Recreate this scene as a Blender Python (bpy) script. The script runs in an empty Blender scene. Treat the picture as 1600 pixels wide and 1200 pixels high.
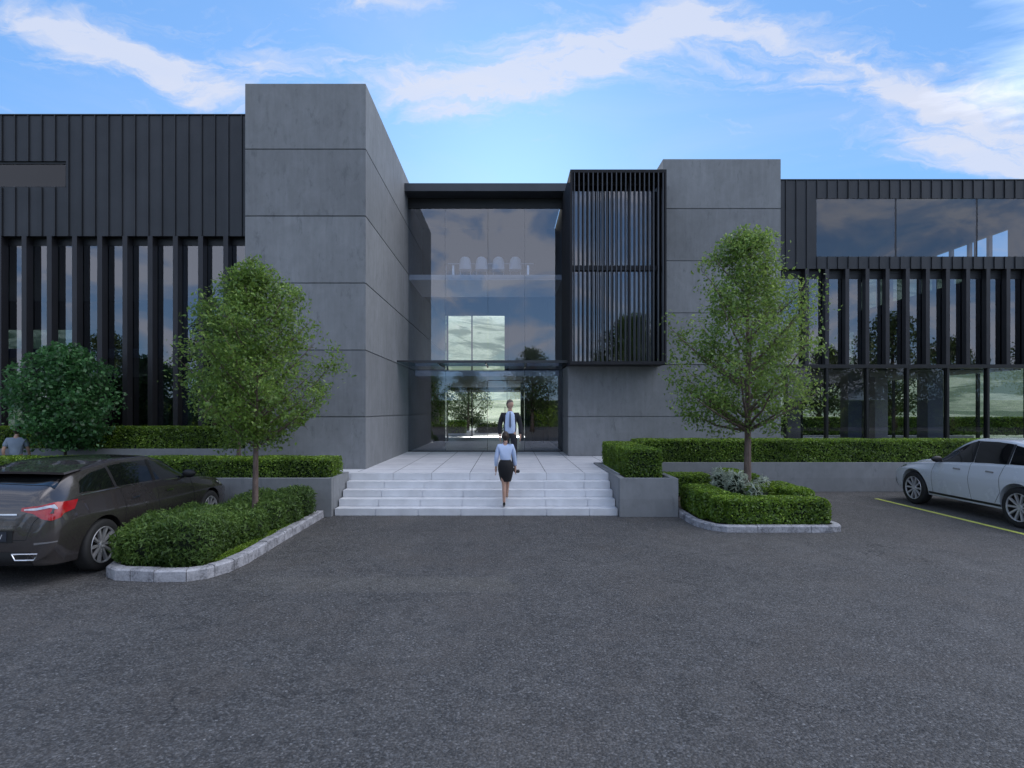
import bpy, bmesh, math, random
import numpy as np
from mathutils import Vector, Matrix
from mathutils.bvhtree import BVHTree
R = math.radians
random.seed(7); rng = np.random.default_rng(7)
SC = bpy.context.scene
COL = SC.collection

# ------------------------------------------------------------------ helpers
def tag(o, label=None, cat=None, group=None, kind=None):
    if label: o['label'] = label
    if cat: o['category'] = cat
    if group: o['group'] = group
    if kind: o['kind'] = kind
    return o

def empty(name, loc=(0, 0, 0), rz=0, label=None, cat=None, group=None, parent=None):
    o = bpy.data.objects.new(name, None); COL.objects.link(o)
    o.location = loc; o.rotation_euler = (0, 0, rz); o.empty_display_size = .2
    if parent: o.parent = parent
    return tag(o, label, cat, group)

def link(name, me, mats, parent=None, loc=None, smooth=None):
    if smooth is not None:
        me.polygons.foreach_set('use_smooth', [True] * len(me.polygons))
        if smooth > 0: me.set_sharp_from_angle(angle=R(smooth))
    if mats is not None:
        if not isinstance(mats, (list, tuple)): mats = [mats]
        me.materials.clear()
        for m in mats: me.materials.append(m)
    o = bpy.data.objects.new(name, me); COL.objects.link(o)
    if parent: o.parent = parent
    if loc: o.location = loc
    return o

class MB:
    def __init__(s): s.v = []; s.f = []; s.m = []
    def add(s, vs, fs, mi=0):
        n = len(s.v); s.v += [tuple(v) for v in vs]
        for f in fs: s.f.append([i + n for i in f]); s.m.append(mi)
        return s
    def box(s, x0, x1, y0, y1, z0, z1, mi=0):
        return s.add([(x0,y0,z0),(x1,y0,z0),(x1,y1,z0),(x0,y1,z0),(x0,y0,z1),(x1,y0,z1),(x1,y1,z1),(x0,y1,z1)],
                     [(0,3,2,1),(4,5,6,7),(0,1,5,4),(1,2,6,5),(2,3,7,6),(3,0,4,7)], mi)
    def prism(s, pts, z0, z1, mi=0):
        n = len(pts)
        vs = [(x, y, z0) for x, y in pts] + [(x, y, z1) for x, y in pts]
        fs = [tuple(range(n))[::-1], tuple(range(n, 2*n))] + [(i, (i+1) % n, n+(i+1) % n, n+i) for i in range(n)]
        return s.add(vs, fs, mi)
    def tube(s, pts, rad, seg=8, mi=0, cap=True):
        pts = [Vector(p) for p in pts]
        if not hasattr(rad, '__len__'): rad = [rad] * len(pts)
        rings = []; up = Vector((0, 0, 1))
        for i, p in enumerate(pts):
            d = (pts[min(i+1, len(pts)-1)] - pts[max(i-1, 0)]).normalized()
            a = d.cross(up if abs(d.z) < .9 else Vector((1, 0, 0))).normalized(); b = d.cross(a)
            rings.append([p + (a*math.cos(t) + b*math.sin(t))*rad[i] for t in [2*math.pi*k/seg for k in range(seg)]])
        vs = [v for r in rings for v in r]; fs = []
        for i in range(len(pts)-1):
            for k in range(seg):
                fs.append((i*seg+k, i*seg+(k+1) % seg, (i+1)*seg+(k+1) % seg, (i+1)*seg+k))
        if cap: fs += [tuple(range(seg))[::-1], tuple(range((len(pts)-1)*seg, len(pts)*seg))]
        return s.add(vs, fs, mi)
    def lathe(s, prof, seg=32, axis='x', c=(0, 0, 0), mi=0):
        # prof: (offset along axis, radius)
        vs = []; fs = []
        for a, r in prof:
            for k in range(seg):
                t = 2*math.pi*k/seg
                if axis == 'x': vs.append((c[0]+a, c[1]+r*math.cos(t), c[2]+r*math.sin(t)))
                elif axis == 'y': vs.append((c[0]+r*math.cos(t), c[1]+a, c[2]+r*math.sin(t)))
                else: vs.append((c[0]+r*math.cos(t), c[1]+r*math.sin(t), c[2]+a))
        for i in range(len(prof)-1):
            for k in range(seg): fs.append((i*seg+k, i*seg+(k+1) % seg, (i+1)*seg+(k+1) % seg, (i+1)*seg+k))
        return s.add(vs, fs, mi)
    def build(s, name, mats, parent=None, smooth=None, bevel=0, fix=False):
        me = bpy.data.meshes.new(name); me.from_pydata(s.v, [], s.f)
        me.polygons.foreach_set('material_index', s.m)
        if fix or bevel:
            bm = bmesh.new(); bm.from_mesh(me)
            bmesh.ops.recalc_face_normals(bm, faces=bm.faces)
            if bevel:
                es = [e for e in bm.edges if len(e.link_faces) == 2 and e.calc_face_angle(0) > .5]
                bmesh.ops.bevel(bm, geom=es, offset=bevel, segments=2, affect='EDGES', clamp_overlap=True)
            bm.to_mesh(me); bm.free()
        me.update()
        return link(name, me, mats, parent, smooth=smooth)

# ------------------------------------------------------------------ materials
class NT:
    def __init__(s, tree): s.t = tree; s.n = tree.nodes; s.l = tree.links
    def node(s, typ, ins=None, **kw):
        n = s.n.new(typ)
        for k, v in kw.items(): setattr(n, k, v)
        if ins:
            for k, v in ins.items():
                if hasattr(v, 'is_output') or isinstance(v, bpy.types.NodeSocket): s.l.new(v, n.inputs[k])
                else: n.inputs[k].default_value = v
        return n
    def math(s, op, a, b=None, c=None, clamp=False):
        n = s.n.new('ShaderNodeMath'); n.operation = op; n.use_clamp = clamp
        for i, v in enumerate((a, b, c)):
            if v is None: continue
            if isinstance(v, bpy.types.NodeSocket): s.l.new(v, n.inputs[i])
            else: n.inputs[i].default_value = v
        return n.outputs[0]
    def ramp(s, fac, stops, interp='LINEAR'):
        n = s.n.new('ShaderNodeValToRGB'); s.l.new(fac, n.inputs[0]); n.color_ramp.interpolation = interp
        e = n.color_ramp.elements
        while len(e) < len(stops): e.new(.5)
        for i, (p, c) in enumerate(stops):
            e[i].position = p; e[i].color = (*c, 1) if len(c) == 3 else c
        return n.outputs[0]
    def mix(s, fac, a, b, mode='MIX'):
        n = s.n.new('ShaderNodeMix'); n.data_type = 'RGBA'; n.blend_type = mode
        for k, v in ((0, fac), (6, a), (7, b)):
            if isinstance(v, bpy.types.NodeSocket): s.l.new(v, n.inputs[k])
            else: n.inputs[k].default_value = (*v, 1) if hasattr(v, '__len__') and len(v) == 3 else v
        return n.outputs[2]
    def noise(s, vec, scale, detail=4, rough=.55, dist=0):
        n = s.node('ShaderNodeTexNoise', {'Scale': scale, 'Detail': detail, 'Roughness': rough, 'Distortion': dist})
        if vec is not None: s.l.new(vec, n.inputs['Vector'])
        return n.outputs[0]
    def mapping(s, vec, scale=(1, 1, 1), loc=(0, 0, 0), rot=(0, 0, 0)):
        return s.node('ShaderNodeMapping', {'Vector': vec, 'Scale': scale, 'Location': loc, 'Rotation': rot}).outputs[0]
    def obj(s): return s.n.new('ShaderNodeNewGeometry').outputs['Position']
    def bump(s, h, strength=.3, dist=.01):
        return s.node('ShaderNodeBump', {'Height': h, 'Strength': strength, 'Distance': dist}).outputs[0]

def newmat(name):
    m = bpy.data.materials.new(name); m.use_nodes = True
    t = NT(m.node_tree); b = m.node_tree.nodes['Principled BSDF']
    return m, t, b
def simple(name, col, rough=.5, metal=0, var=.12, scale=6, bump=0, coat=0, spec=.5):
    m, t, b = newmat(name)
    p = t.n.new('ShaderNodeTexCoord').outputs['Object']
    n = t.noise(p, scale, 5)
    c0 = tuple(c*(1-var) for c in col); c1 = tuple(min(1, c*(1+var)) for c in col)
    t.l.new(t.ramp(n, [(.3, c0), (.7, c1)]), b.inputs['Base Color'])
    b.inputs['Roughness'].default_value = rough; b.inputs['Metallic'].default_value = metal
    b.inputs['Coat Weight'].default_value = coat; b.inputs['Specular IOR Level'].default_value = spec
    b.inputs['Coat Roughness'].default_value = .04
    if bump: t.l.new(t.bump(n, bump, .005), b.inputs['Normal'])
    return m

def mat_concrete(name, base, warm=0.0, streak=True):
    m, t, b = newmat(name); p = t.obj()
    big = t.noise(t.mapping(p, (.5, .5, .35)), 1.2, 4, .6)
    mott = t.noise(t.mapping(p, (1, 1, .8)), 3.2, 6, .7, .6)
    st = t.noise(t.mapping(p, (9, 9, .7)), 1.0, 5, .65)
    spots = t.noise(t.mapping(p, (4.5, 4.5, 1.6), (3, 1, 2)), 1.4, 6, .75, .4)
    fine = t.noise(p, 60, 3, .6)
    v = t.math('ADD', t.math('MULTIPLY', big, .34), t.math('MULTIPLY', mott, .36))
    v = t.math('ADD', v, t.math('MULTIPLY', st, .30 if streak else .1))
    k = base
    c = t.ramp(v, [(.33, (k*.79, k*.82, k*.86)), (.5, (k, k*1.04, k*1.09)), (.68, (k*1.26, k*1.31, k*1.39))])
    pz = t.node('ShaderNodeSeparateXYZ', {0: p}).outputs[2]
    lift = t.node('ShaderNodeTexWhiteNoise', noise_dimensions='1D'); t.l.new(t.math('FLOOR', t.math('DIVIDE', t.math('SUBTRACT', pz, .37), 1.6275)), lift.inputs['W'])
    c = t.mix(1.0, c, t.ramp(lift.outputs['Value'], [(0, (.90,)*3), (1, (1.06,)*3)]), 'MULTIPLY')
    sp = t.ramp(spots, [(.56, (0, 0, 0)), (.70, (1, 1, 1))])
    c = t.mix(t.math('MULTIPLY', sp, .62), c, (k*.52, k*.56, k*.60))
    t.l.new(c, b.inputs['Base Color']); b.inputs['Roughness'].default_value = .72
    b.inputs['Specular IOR Level'].default_value = .35
    h = t.math('ADD', t.math('MULTIPLY', mott, .5), t.math('MULTIPLY', fine, .25))
    t.l.new(t.bump(h, .35, .006), b.inputs['Normal'])
    return m

def mat_metal_clad():
    m, t, b = newmat('dark standing seam metal'); p = t.obj()
    st = t.noise(t.mapping(p, (3.1, 3.1, .12)), 1.0, 3, .5)
    n = t.noise(p, 1.4, 4, .6)
    v = t.math('ADD', t.math('MULTIPLY', st, .6), t.math('MULTIPLY', n, .4))
    t.l.new(t.ramp(v, [(.35, (.022, .024, .028)), (.65, (.040, .042, .048))]), b.inputs['Base Color'])
    b.inputs['Roughness'].default_value = .42; b.inputs['Metallic'].default_value = .25
    t.l.new(t.bump(n, .12, .02), b.inputs['Normal'])
    return m

def mat_asphalt():
    m, t, b = newmat('asphalt'); p = t.obj()
    agg = t.node('ShaderNodeTexVoronoi', {'Vector': p, 'Scale': 52.0, 'Randomness': 1.0}, feature='F1')
    cell = t.n.new('ShaderNodeSeparateColor'); t.l.new(agg.outputs['Color'], cell.inputs[0])
    agg2 = t.node('ShaderNodeTexVoronoi', {'Vector': p, 'Scale': 38.0}, feature='F1')
    c2 = t.n.new('ShaderNodeSeparateColor'); t.l.new(agg2.outputs['Color'], c2.inputs[0])
    mid = t.noise(p, 7.0, 6, .72, .3)
    big = t.noise(t.mapping(p, (1, .8, 1)), .42, 7, .68, .8)
    col = t.ramp(big, [(.34, (.017, .016, .016)), (.5, (.050, .048, .047)), (.64, (.115, .108, .102))])
    blot = t.noise(t.mapping(p, (1, 1, 1), (4, 4, 0)), 2.3, 8, .72, .6)
    col = t.mix(t.ramp(blot, [(.38, (0, 0, 0)), (.62, (1, 1, 1))]), t.mix(.6, col, (.022, .021, .020)), t.mix(.35, col, (.125, .118, .112)))
    col = t.mix(t.ramp(mid, [(.35, (0, 0, 0)), (.7, (1, 1, 1))]), t.mix(.5, col, (.034, .033, .033)), t.mix(.35, col, (.14, .134, .13)))
    stone = t.math('POWER', cell.outputs[0], 2.4)
    col = t.mix(t.math('MULTIPLY', stone, .6), col, (.18, .178, .18))
    spark = t.math('GREATER_THAN', c2.outputs[1], .972)
    near = t.math('LESS_THAN', agg2.outputs['Distance'], .42)
    col = t.mix(t.math('MULTIPLY', t.math('MULTIPLY', spark, near), .55), col, (.26, .26, .26))
    darkp = t.ramp(t.noise(t.mapping(p, (1, 1.6, 1), (7, 3, 0)), 2.6, 7, .8, .8), [(.60, (0, 0, 0)), (.70, (1, 1, 1))])
    col = t.mix(t.math('MULTIPLY', darkp, .55), col, (.030, .030, .032))
    brown = t.ramp(t.noise(t.mapping(p, (1, 1, 1), (1, 9, 0)), .9, 4, .6), [(.48, (0, 0, 0)), (.7, (1, 1, 1))])
    col = t.mix(t.math('MULTIPLY', brown, .3), col, (.105, .090, .078))
    grit = t.noise(p, 52, 3, .75)
    col = t.mix(1.0, col, t.ramp(grit, [(.34, (.5,)*3), (.5, (.85,)*3), (.64, (1.55,)*3)]), 'MULTIPLY')
    # fine wandering cracks
    cr = t.node('ShaderNodeTexVoronoi', {'Scale': .33}, feature='DISTANCE_TO_EDGE')
    wob = t.node('ShaderNodeTexNoise', {'Vector': p, 'Scale': 1.7, 'Detail': 5.0, 'Roughness': .7})
    addv = t.node('ShaderNodeVectorMath', {0: p}, operation='ADD'); t.l.new(wob.outputs['Color'], addv.inputs[1])
    t.l.new(addv.outputs[0], cr.inputs['Vector'])
    ln = t.math('LESS_THAN', cr.outputs['Distance'], .0045)
    msk = t.math('GREATER_THAN', t.noise(t.mapping(p, loc=(5, 2, 0)), .5, 2), .635)
    col = t.mix(t.math('MULTIPLY', t.math('MULTIPLY', ln, msk), .75), col, (.018, .018, .019))
    t.l.new(col, b.inputs['Base Color'])
    rg = t.ramp(mid, [(.3, (.62,)*3), (.7, (.9,)*3)]); t.l.new(rg, b.inputs['Roughness'])
    b.inputs['Specular IOR Level'].default_value = .45
    h = t.math('SUBTRACT', t.math('MULTIPLY', mid, .5), t.math('MULTIPLY', agg.outputs['Distance'], .8))
    t.l.new(t.bump(h, .7, .012), b.inputs['Normal'])
    return m

def mat_leaf(name, dark, mid, light, gloss=.35, trans=.35):
    m, t, b = newmat(name)
    a = t.node('ShaderNodeAttribute', attribute_name='tint').outputs['Fac']
    c = t.ramp(a, [(0, dark), (.55, mid), (1, light)])
    t.l.new(c, b.inputs['Base Color']); b.inputs['Roughness'].default_value = gloss
    b.inputs['Specular IOR Level'].default_value = .5
    tr = t.node('ShaderNodeBsdfTranslucent'); t.l.new(t.mix(.5, c, light), tr.inputs[0])
    mx = t.node('ShaderNodeMixShader', {0: trans}); t.l.new(b.outputs[0], mx.inputs[1]); t.l.new(tr.outputs[0], mx.inputs[2])
    t.l.new(mx.outputs[0], t.n['Material Output'].inputs[0])
    return m

def mat_glass(name, tint=(.42, .47, .52), ior=1.9, rough=0.0, wob=.004):
    m, t, b = newmat(name); t.n.remove(b)
    fr = t.node('ShaderNodeFresnel', {'IOR': ior})
    tr = t.node('ShaderNodeBsdfTransparent', {'Color': (*tint, 1)})
    gl = t.node('ShaderNodeBsdfGlossy', {'Color': (.92, .94, 1, 1), 'Roughness': rough})
    bf = t.math('SUBTRACT', 1.0, t.n.new('ShaderNodeNewGeometry').outputs['Backfacing'])
    mx = t.node('ShaderNodeMixShader'); t.l.new(t.math('MULTIPLY', fr.outputs[0], bf), mx.inputs[0]); t.l.new(tr.outputs[0], mx.inputs[1]); t.l.new(gl.outputs[0], mx.inputs[2])
    t.l.new(mx.outputs[0], t.n['Material Output'].inputs[0])
    return m

def mat_bark(name, a, c):
    m, t, b = newmat(name); p = t.n.new('ShaderNodeTexCoord').outputs['Object']
    n = t.noise(t.mapping(p, (22, 22, 4)), 1, 6, .7, .4)
    t.l.new(t.ramp(n, [(.35, a), (.65, c)]), b.inputs['Base Color']); b.inputs['Roughness'].default_value = .85
    t.l.new(t.bump(n, .6, .01), b.inputs['Normal']); return m

def mat_paving():
    m, t, b = newmat('pale paving'); p = t.obj()
    br = t.node('ShaderNodeTexBrick', {'Vector': t.mapping(p, (1, 1, 1), (.02, .03, 0)), 'Scale': 1.0, 'Mortar Size': .010, 'Brick Width': .87, 'Row Height': .58,
               'Color1': (.72, .72, .75, 1), 'Color2': (.80, .80, .83, 1), 'Mortar': (.16, .16, .18, 1), 'Mortar Smooth': .1, 'Bias': 0.0}, offset=0.0)
    n = t.noise(p, 2.4, 6, .7)
    c = t.mix(1.0, br.outputs['Color'], t.ramp(n, [(.3, (.80, .81, .83)), (.7, (1, 1, 1))]), 'MULTIPLY')
    t.l.new(c, b.inputs['Base Color']); b.inputs['Roughness'].default_value = .5
    t.l.new(t.bump(t.noise(p, 40, 3), .1, .003), b.inputs['Normal']); return m

def mat_stone_kerb():
    m, t, b = newmat('kerb stone'); p = t.obj()
    n = t.noise(p, 5, 6, .7); f = t.noise(p, 45, 3)
    v = t.math('ADD', t.math('MULTIPLY', n, .7), t.math('MULTIPLY', f, .3))
    t.l.new(t.ramp(v, [(.38, (.13, .13, .14)), (.5, (.32, .32, .345)), (.62, (.46, .46, .49))]), b.inputs['Base Color'])
    b.inputs['Roughness'].default_value = .8; t.l.new(t.bump(v, .5, .008), b.inputs['Normal']); return m

def mat_line():
    m, t, b = newmat('yellow road paint'); p = t.obj()
    n = t.noise(p, 14, 6, .75)
    wear = t.ramp(n, [(.34, (0, 0, 0)), (.44, (1, 1, 1))])
    t.l.new(t.mix(wear, (.30, .31, .09), (.62, .66, .12)), b.inputs['Base Color']); b.inputs['Roughness'].default_value = .6
    t.l.new(t.bump(t.noise(p, 60, 3), .3, .003), b.inputs['Normal']); return m

def mat_ground(name, stops, scale=.05):
    m, t, b = newmat(name); p = t.obj()
    n = t.noise(p, scale, 8, .7, .5); f = t.noise(p, scale*22, 5, .7)
    v = t.math('ADD', t.math('MULTIPLY', n, .6), t.math('MULTIPLY', f, .4))
    c = t.ramp(v, stops)
    if scale < .1:
        tr_ = t.noise(p, .045, 5, .65, .6); c = t.mix(t.ramp(tr_, [(.46, (0,)*3), (.56, (1,)*3)]), c, (.10, .16, .06))
    t.l.new(c, b.inputs['Base Color']); b.inputs['Roughness'].default_value = .95; return m

M = dict(
    conc=mat_concrete('board marked concrete', .222), conc2=mat_concrete('smooth concrete', .27, streak=False),
    clad=mat_metal_clad(), black=simple('black powder coat', (.012, .013, .015), .45, .2, .2),
    fin=simple('dark bronze aluminium', (.033, .032, .036), .38, .4, .12, 2), darkgap=simple('joint shadow gap', (.02, .02, .022), .9),
    louvre=simple('louvre aluminium', (.060, .062, .068), .32, .6, .1, 2),
    fascia=simple('canopy fascia metal', (.055, .060, .070), .4, .3, .1, 1.5),
    asphalt=mat_asphalt(), paving=mat_paving(), kerb=mat_stone_kerb(), line=mat_line(),
    glass=mat_glass('tinted window glass', (.36, .40, .45), 2.35), glass_e=mat_glass('entrance glass', (.82, .86, .90), 2.35),
    glass_c=mat_glass('canopy glass', (.42, .56, .56), 1.7),
    int_dark=simple('interior dark lining', (.035, .036, .042), .8, 0, .1, 1), int_wall=simple('interior wall', (.16, .165, .18), .8, 0, .08, 1),
    slab=simple('painted slab edge', (.42, .44, .50), .6, 0, .05, 2), floor=simple('interior stone floor', (.30, .29, .28), .35, 0, .1, 1.2),
    column=simple('interior column render', (.48, .48, .52), .75, 0, .08, 1), chair=simple('white shell plastic', (.78, .80, .88), .4, 0, .03, 3),
    steel=simple('brushed steel', (.55, .55, .58), .28, 1, .05, 8),
    soil=mat_ground('planting soil', [(.35, (.022, .018, .012)), (.65, (.055, .045, .03))], 6),
    moss=mat_ground('mossy soil', [(.35, (.03, .035, .012)), (.5, (.06, .085, .02)), (.7, (.10, .15, .03))], 5),
    land=mat_ground('dry grass land', [(.36, (.22, .28, .13)), (.5, (.46, .50, .28)), (.64, (.66, .64, .44))], .03),
    hedge=mat_leaf('box hedge leaves', (.030, .065, .010), (.135, .24, .024), (.46, .66, .09), .38),
    shrub=mat_leaf('juniper shrub leaves', (.035, .075, .018), (.11, .20, .038), (.26, .38, .085), .5),
    tleaf=mat_leaf('young tree leaves', (.050, .105, .018), (.135, .25, .036), (.48, .62, .17), .28, .42),
    dleaf=mat_leaf('maple leaves', (.024, .075, .026), (.060, .175, .055), (.16, .36, .12), .35),
    fleaf=mat_leaf('distant tree leaves', (.03, .05, .02), (.06, .10, .03), (.13, .18, .06), .5),
    silver=mat_leaf('silver foliage', (.22, .27, .20), (.46, .52, .42), (.80, .84, .74), .5),
    core=simple('dark hedge filler', (.012, .022, .008), .95), bark=mat_bark('brown bark', (.075, .050, .042), (.20, .145, .125)),  # core: dark filler set inside hedges and shrubs to block light
    barkd=mat_bark('dark bark', (.025, .018, .014), (.07, .05, .04)),
    rubber=simple('tyre rubber', (.016, .016, .017), .75, 0, .2, 20), rim=simple('alloy rim', (.66, .66, .68), .28, .6, .05, 5),
    rimd=simple('brake and wheel well', (.02, .02, .02), .7), plastic=simple('black car plastic', (.014, .014, .015), .5),
    cglass=simple('car tinted glass', (.006, .007, .008), .04, 0, .1, 2, coat=1), chrome=simple('chrome', (.75, .75, .77), .12, 1, .03),
    skin=simple('skin', (.52, .31, .23), .5, 0, .08, 12), hair=simple('dark hair', (.035, .022, .016), .6, 0, .3, 40),
    greyhair=simple('greying hair', (.13, .10, .085), .6, 0, .3, 40),
    suit=simple('charcoal suit wool', (.018, .018, .024), .85, 0, .2, 30), shirt=simple('pale blue shirt cotton', (.55, .66, .90), .8, 0, .06, 8, bump=.3),
    tie=simple('slate tie silk', (.12, .14, .20), .5), skirt=simple('black skirt cloth', (.010, .010, .013), .8), tee=simple('grey blue tee shirt', (.25, .30, .38), .9, 0, .1, 8),
    jeans=simple('navy trousers', (.04, .05, .09), .9), shoe=simple('black leather', (.012, .011, .010), .35), nude=simple('tan leather', (.40, .25, .18), .45),
    glass_l=mat_glass('dark window glass', (.3, .34, .4), 1.55), glass_w=mat_glass('strip window glass', (.66, .69, .72), 2.0), glass_s=mat_glass('storefront glass', (.52, .56, .60), 1.65), red=None, brown=None, white=None)

def car_paint(name, col, metal, flake=.1):
    m, t, b = newmat(name); p = t.n.new('ShaderNodeTexCoord').outputs['Object']
    n = t.noise(p, 400, 2); d = t.noise(p, 1.8, 6, .7)
    c0 = tuple(c*(1-flake) for c in col); c1 = tuple(c*(1+flake) for c in col)
    t.l.new(t.ramp(n, [(.3, c0), (.7, c1)]), b.inputs['Base Color'])
    b.inputs['Metallic'].default_value = metal; t.l.new(t.ramp(d, [(.3, (.20,)*3), (.75, (.32,)*3)]), b.inputs['Roughness'])
    b.inputs['Coat Weight'].default_value = 1; b.inputs['Coat Roughness'].default_value = .03; return m
M['brown'] = car_paint('brown metallic paint', (.074, .065, .064), .5)
M['white'] = car_paint('pearl white paint', (.66, .69, .74), .0, .02)
M['red'] = simple('red lamp lens', (.36, .008, .012), .1, 0, .15, 20, coat=1)
M['lens'] = simple('clear lamp lens', (.55, .55, .58), .08, .4, .2, 25, coat=1)
M['plate'] = simple('dark number plate', (.03, .035, .05), .4); M['platetext'] = simple('plate lettering', (.75, .77, .8), .5)

# ------------------------------------------------------------------ setting: ground
def sheet(name, x0, x1, y0, y1, z, mat, nx=1, ny=1):
    mb = MB()
    xs = np.linspace(x0, x1, nx+1); ys = np.linspace(y0, y1, ny+1)
    vs = [(x, y, z) for y in ys for x in xs]
    fs = [(j*(nx+1)+i, j*(nx+1)+i+1, (j+1)*(nx+1)+i+1, (j+1)*(nx+1)+i) for j in range(ny) for i in range(nx)]
    mb.add(vs, fs); o = mb.build(name, mat); tag(o, kind='structure'); return o
sheet('asphalt_forecourt', -110, 130, -60, 15.6, 0, M['asphalt'])
# terrain: land all round that rises into hills
def terrain():
    nr, na = 70, 180; vs = []; fs = []
    for i in range(nr):
        r = 2 * (1.085 ** (i*1.42)) if i else 0.5
        r = min(r, 2600)
        for k in range(na):
            a = 2*math.pi*k/na; x, y = r*math.cos(a), r*math.sin(a)+10
            front = max(0, math.sin(a))
            h = max(0, min(1, (r-70)/560)); h = h*h*(3-2*h)
            z = h*(2 + 112*front + (1+4*front)*math.sin(a*7+1)+(1+3*front)*math.sin(a*17+r*.01)) * (1+.2*math.sin(r*.02+a*5))
            z += -.06
            vs.append((x, y, z))
    for i in range(nr-1):
        for k in range(na): fs.append((i*na+k, i*na+(k+1) % na, (i+1)*na+(k+1) % na, (i+1)*na+k))
    fs.append(tuple(range(na)))
    mb = MB(); mb.add(vs, fs); o = mb.build('ground', M['land'], fix=True, smooth=0); tag(o, kind='structure')
terrain()
ZT = .75
# raised terrace (paving) and plinth under the building
o = MB().box(-5.0, 1.86, 13.06, 19.88, .30, ZT).build('terrace', M['paving']); tag(o, kind='structure')
o = MB().box(1.86, 3.2, 13.06, 17.98, .30, ZT).build('terrace_side', M['paving']); tag(o, kind='structure')
o = MB().box(-3.47, 17, 19.92, 31.9, .30, ZT-.002).build('lobby_floor', M['floor']); tag(o, kind='structure')
o = MB().box(-12, 26, 32.2, 46, .30, ZT-.01).build('rear_path', simple('pale gravel path', (.33, .32, .28), .9, 0, .12, 3)); tag(o, kind='structure')
# steps
mb = MB()
for k in range(4):
    y0 = 11.89 + .29*k; z1 = .15*(k+1)
    xs = [-3.60] + [-2.76+.885*j for j in range(6)] + [2.255]
    for i in range(len(xs)-1):
        mb.box(xs[i]+.006, xs[i+1]-.006, y0, y0+.30+.28*(k < 3)*0, z1-.148, z1)
    mb.box(-3.58, 2.24, y0+.02, 13.04, z1-.147, z1-.004, 1)
xs = [-3.60] + [-2.62+.87*j for j in range(6)] + [2.255]
for i in range(len(xs)-1): mb.box(xs[i]+.006, xs[i+1]-.006, 13.05, 13.35, .601, .7535)
M['step'] = simple('step stone', (.66, .67, .70), .55, 0, .1, 3, bump=.15)
o = mb.build('entrance_steps', [M['step'], M['darkgap']], bevel=.006); tag(o, kind='structure')

# painted bay lines
def flat(name, pts, z, mat):
    mb = MB(); mb.prism(pts, .0005, z); return mb.build(name, mat)
o = flat('painted_bay_line', [(9.01, 9.2), (9.11, 9.2), (9.11, 14.2), (9.01, 14.2)], .004, M['line'])
tag(o, 'thin yellow painted bay line beside the white car', 'road marking')

# ------------------------------------------------------------------ building (one thing)
B = empty('office_building', (0, 14, 0), 0, 'dark two storey office building with grey concrete towers, metal fins and glass entrance', 'building')
B.location = (0, 0, 0)
def panels(name, x0, x1, y0, y1, zs, gap=.022, inset=.03, mat='conc'):
    """concrete volume cast in lifts with recessed joints between them"""
    mb = MB()
    for a, b in zip(zs[:-1], zs[1:]):
        mb.box(x0, x1, y0, y1, a+gap/2, b-gap/2)
    mb.box(x0+inset, x1-inset, y0+inset, y1-inset, zs[0]+.05, zs[-1]-.05, 1)
    return mb.build(name, [M[mat], M['darkgap']], B, bevel=.005)
panels('concrete_tower', -6.41, -3.48, 14.0, 33.0, [0, 2.02, 3.64, 5.27, 6.90, 8.525, 10.13])
# right tower: low wall under the louvred bay and tall part beside it
panels('concrete_wall', 1.86, 8.50, 18.0, 19.85, [0, 1.98, 3.6])
panels('concrete_tower', 4.82, 8.50, 18.0, 31.0, [3.6, 5.22, 6.85, 8.48, 10.04])
o = MB().box(1.86, 4.81, 20.001, 31, .4, 9.515).build('lobby_side_wall', M['int_wall'], B)

def cladding(name, x0, x1, y, z0, z1, holes=(), depth=.18, pitch=.341, phase=0):
    """standing seam sheet metal: flat pans with raised seams, cut round the window openings"""
    mb = MB()
    # pans as strips between distinct z of holes
    cuts = sorted({x0, x1, *[h[0] for h in holes], *[h[1] for h in holes]})
    for a, b in zip(cuts[:-1], cuts[1:]):
        hs = [h for h in holes if h[0] <= a+1e-6 and h[1] >= b-1e-6]
        segs = [(z0, z1)]
        for h in hs: segs = [(z0, h[2]), (h[3], z1)]
        for s0, s1 in segs: mb.box(a, b, y, y+depth, s0, s1)
    x = x0 + .01 + phase
    while x < x1-.02:
        hs = [h for h in holes if h[0]-.02 <= x <= h[1]+.02]
        segs = [(z0+.001, z1+.012)]
        for h in hs: segs = [(z0+.001, h[2]-.004), (h[3]+.004, z1+.012)]
        for s0, s1 in segs:
            mb.box(x-.009, x+.009, y-.036, y-.0005, s0, s1)
        x += pitch
    mb.box(x0, x1, y-.03, y+depth+.02, z1+.013, z1+.035)
    return mb.build(name, M['clad'], B)

def pane(name, x0, x1, y, z0, z1, parent, mat='glass', th=.012):
    return MB().box(x0, x1, y, y+th, z0, z1).build(name, M[mat], parent)

# ---- left wing
LX0, LX1, LY = -27.0, -6.42, 14.75
cladding('metal_cladding', LX0, LX1-.02, LY, 6.64, 9.72, holes=[(-17.0, -11.34, 7.885, 8.56)], phase=.04)
w = MB().box(-17.0, -11.34, LY+.04, LY+.10, 8.50, 8.558).box(-17.0, -11.34, LY+.04, LY+.10, 7.888, 7.92).box(-11.38, -11.342, LY+.04, LY+.10, 7.92, 8.50).build('window', M['black'], B)
pane('pane', -17.0, -11.38, LY+.06, 7.92, 8.50, w, 'glass_l')
MB().box(-17.0, -11.3, LY+.6, LY+.65, 7.5, 9).build('window_backing', M['int_dark'], B)  # dark sheet set behind the upper left pane
x = -12.398 - 20*.6447
k = 0
while x < LX1-.08:
    if x > LX0:
        MB().box(x-.062, x+.062, LY-.02, LY+.195, .76, 6.638).build('fin', M['fin'], B)
    x += .6447
gl = MB().box(LX0, LX1-.001, LY+.20, LY+.26, 6.45, 6.64).box(LX0, LX1-.001, LY+.20, LY+.26, .76, .84).build('glazing', M['black'], B)
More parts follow.
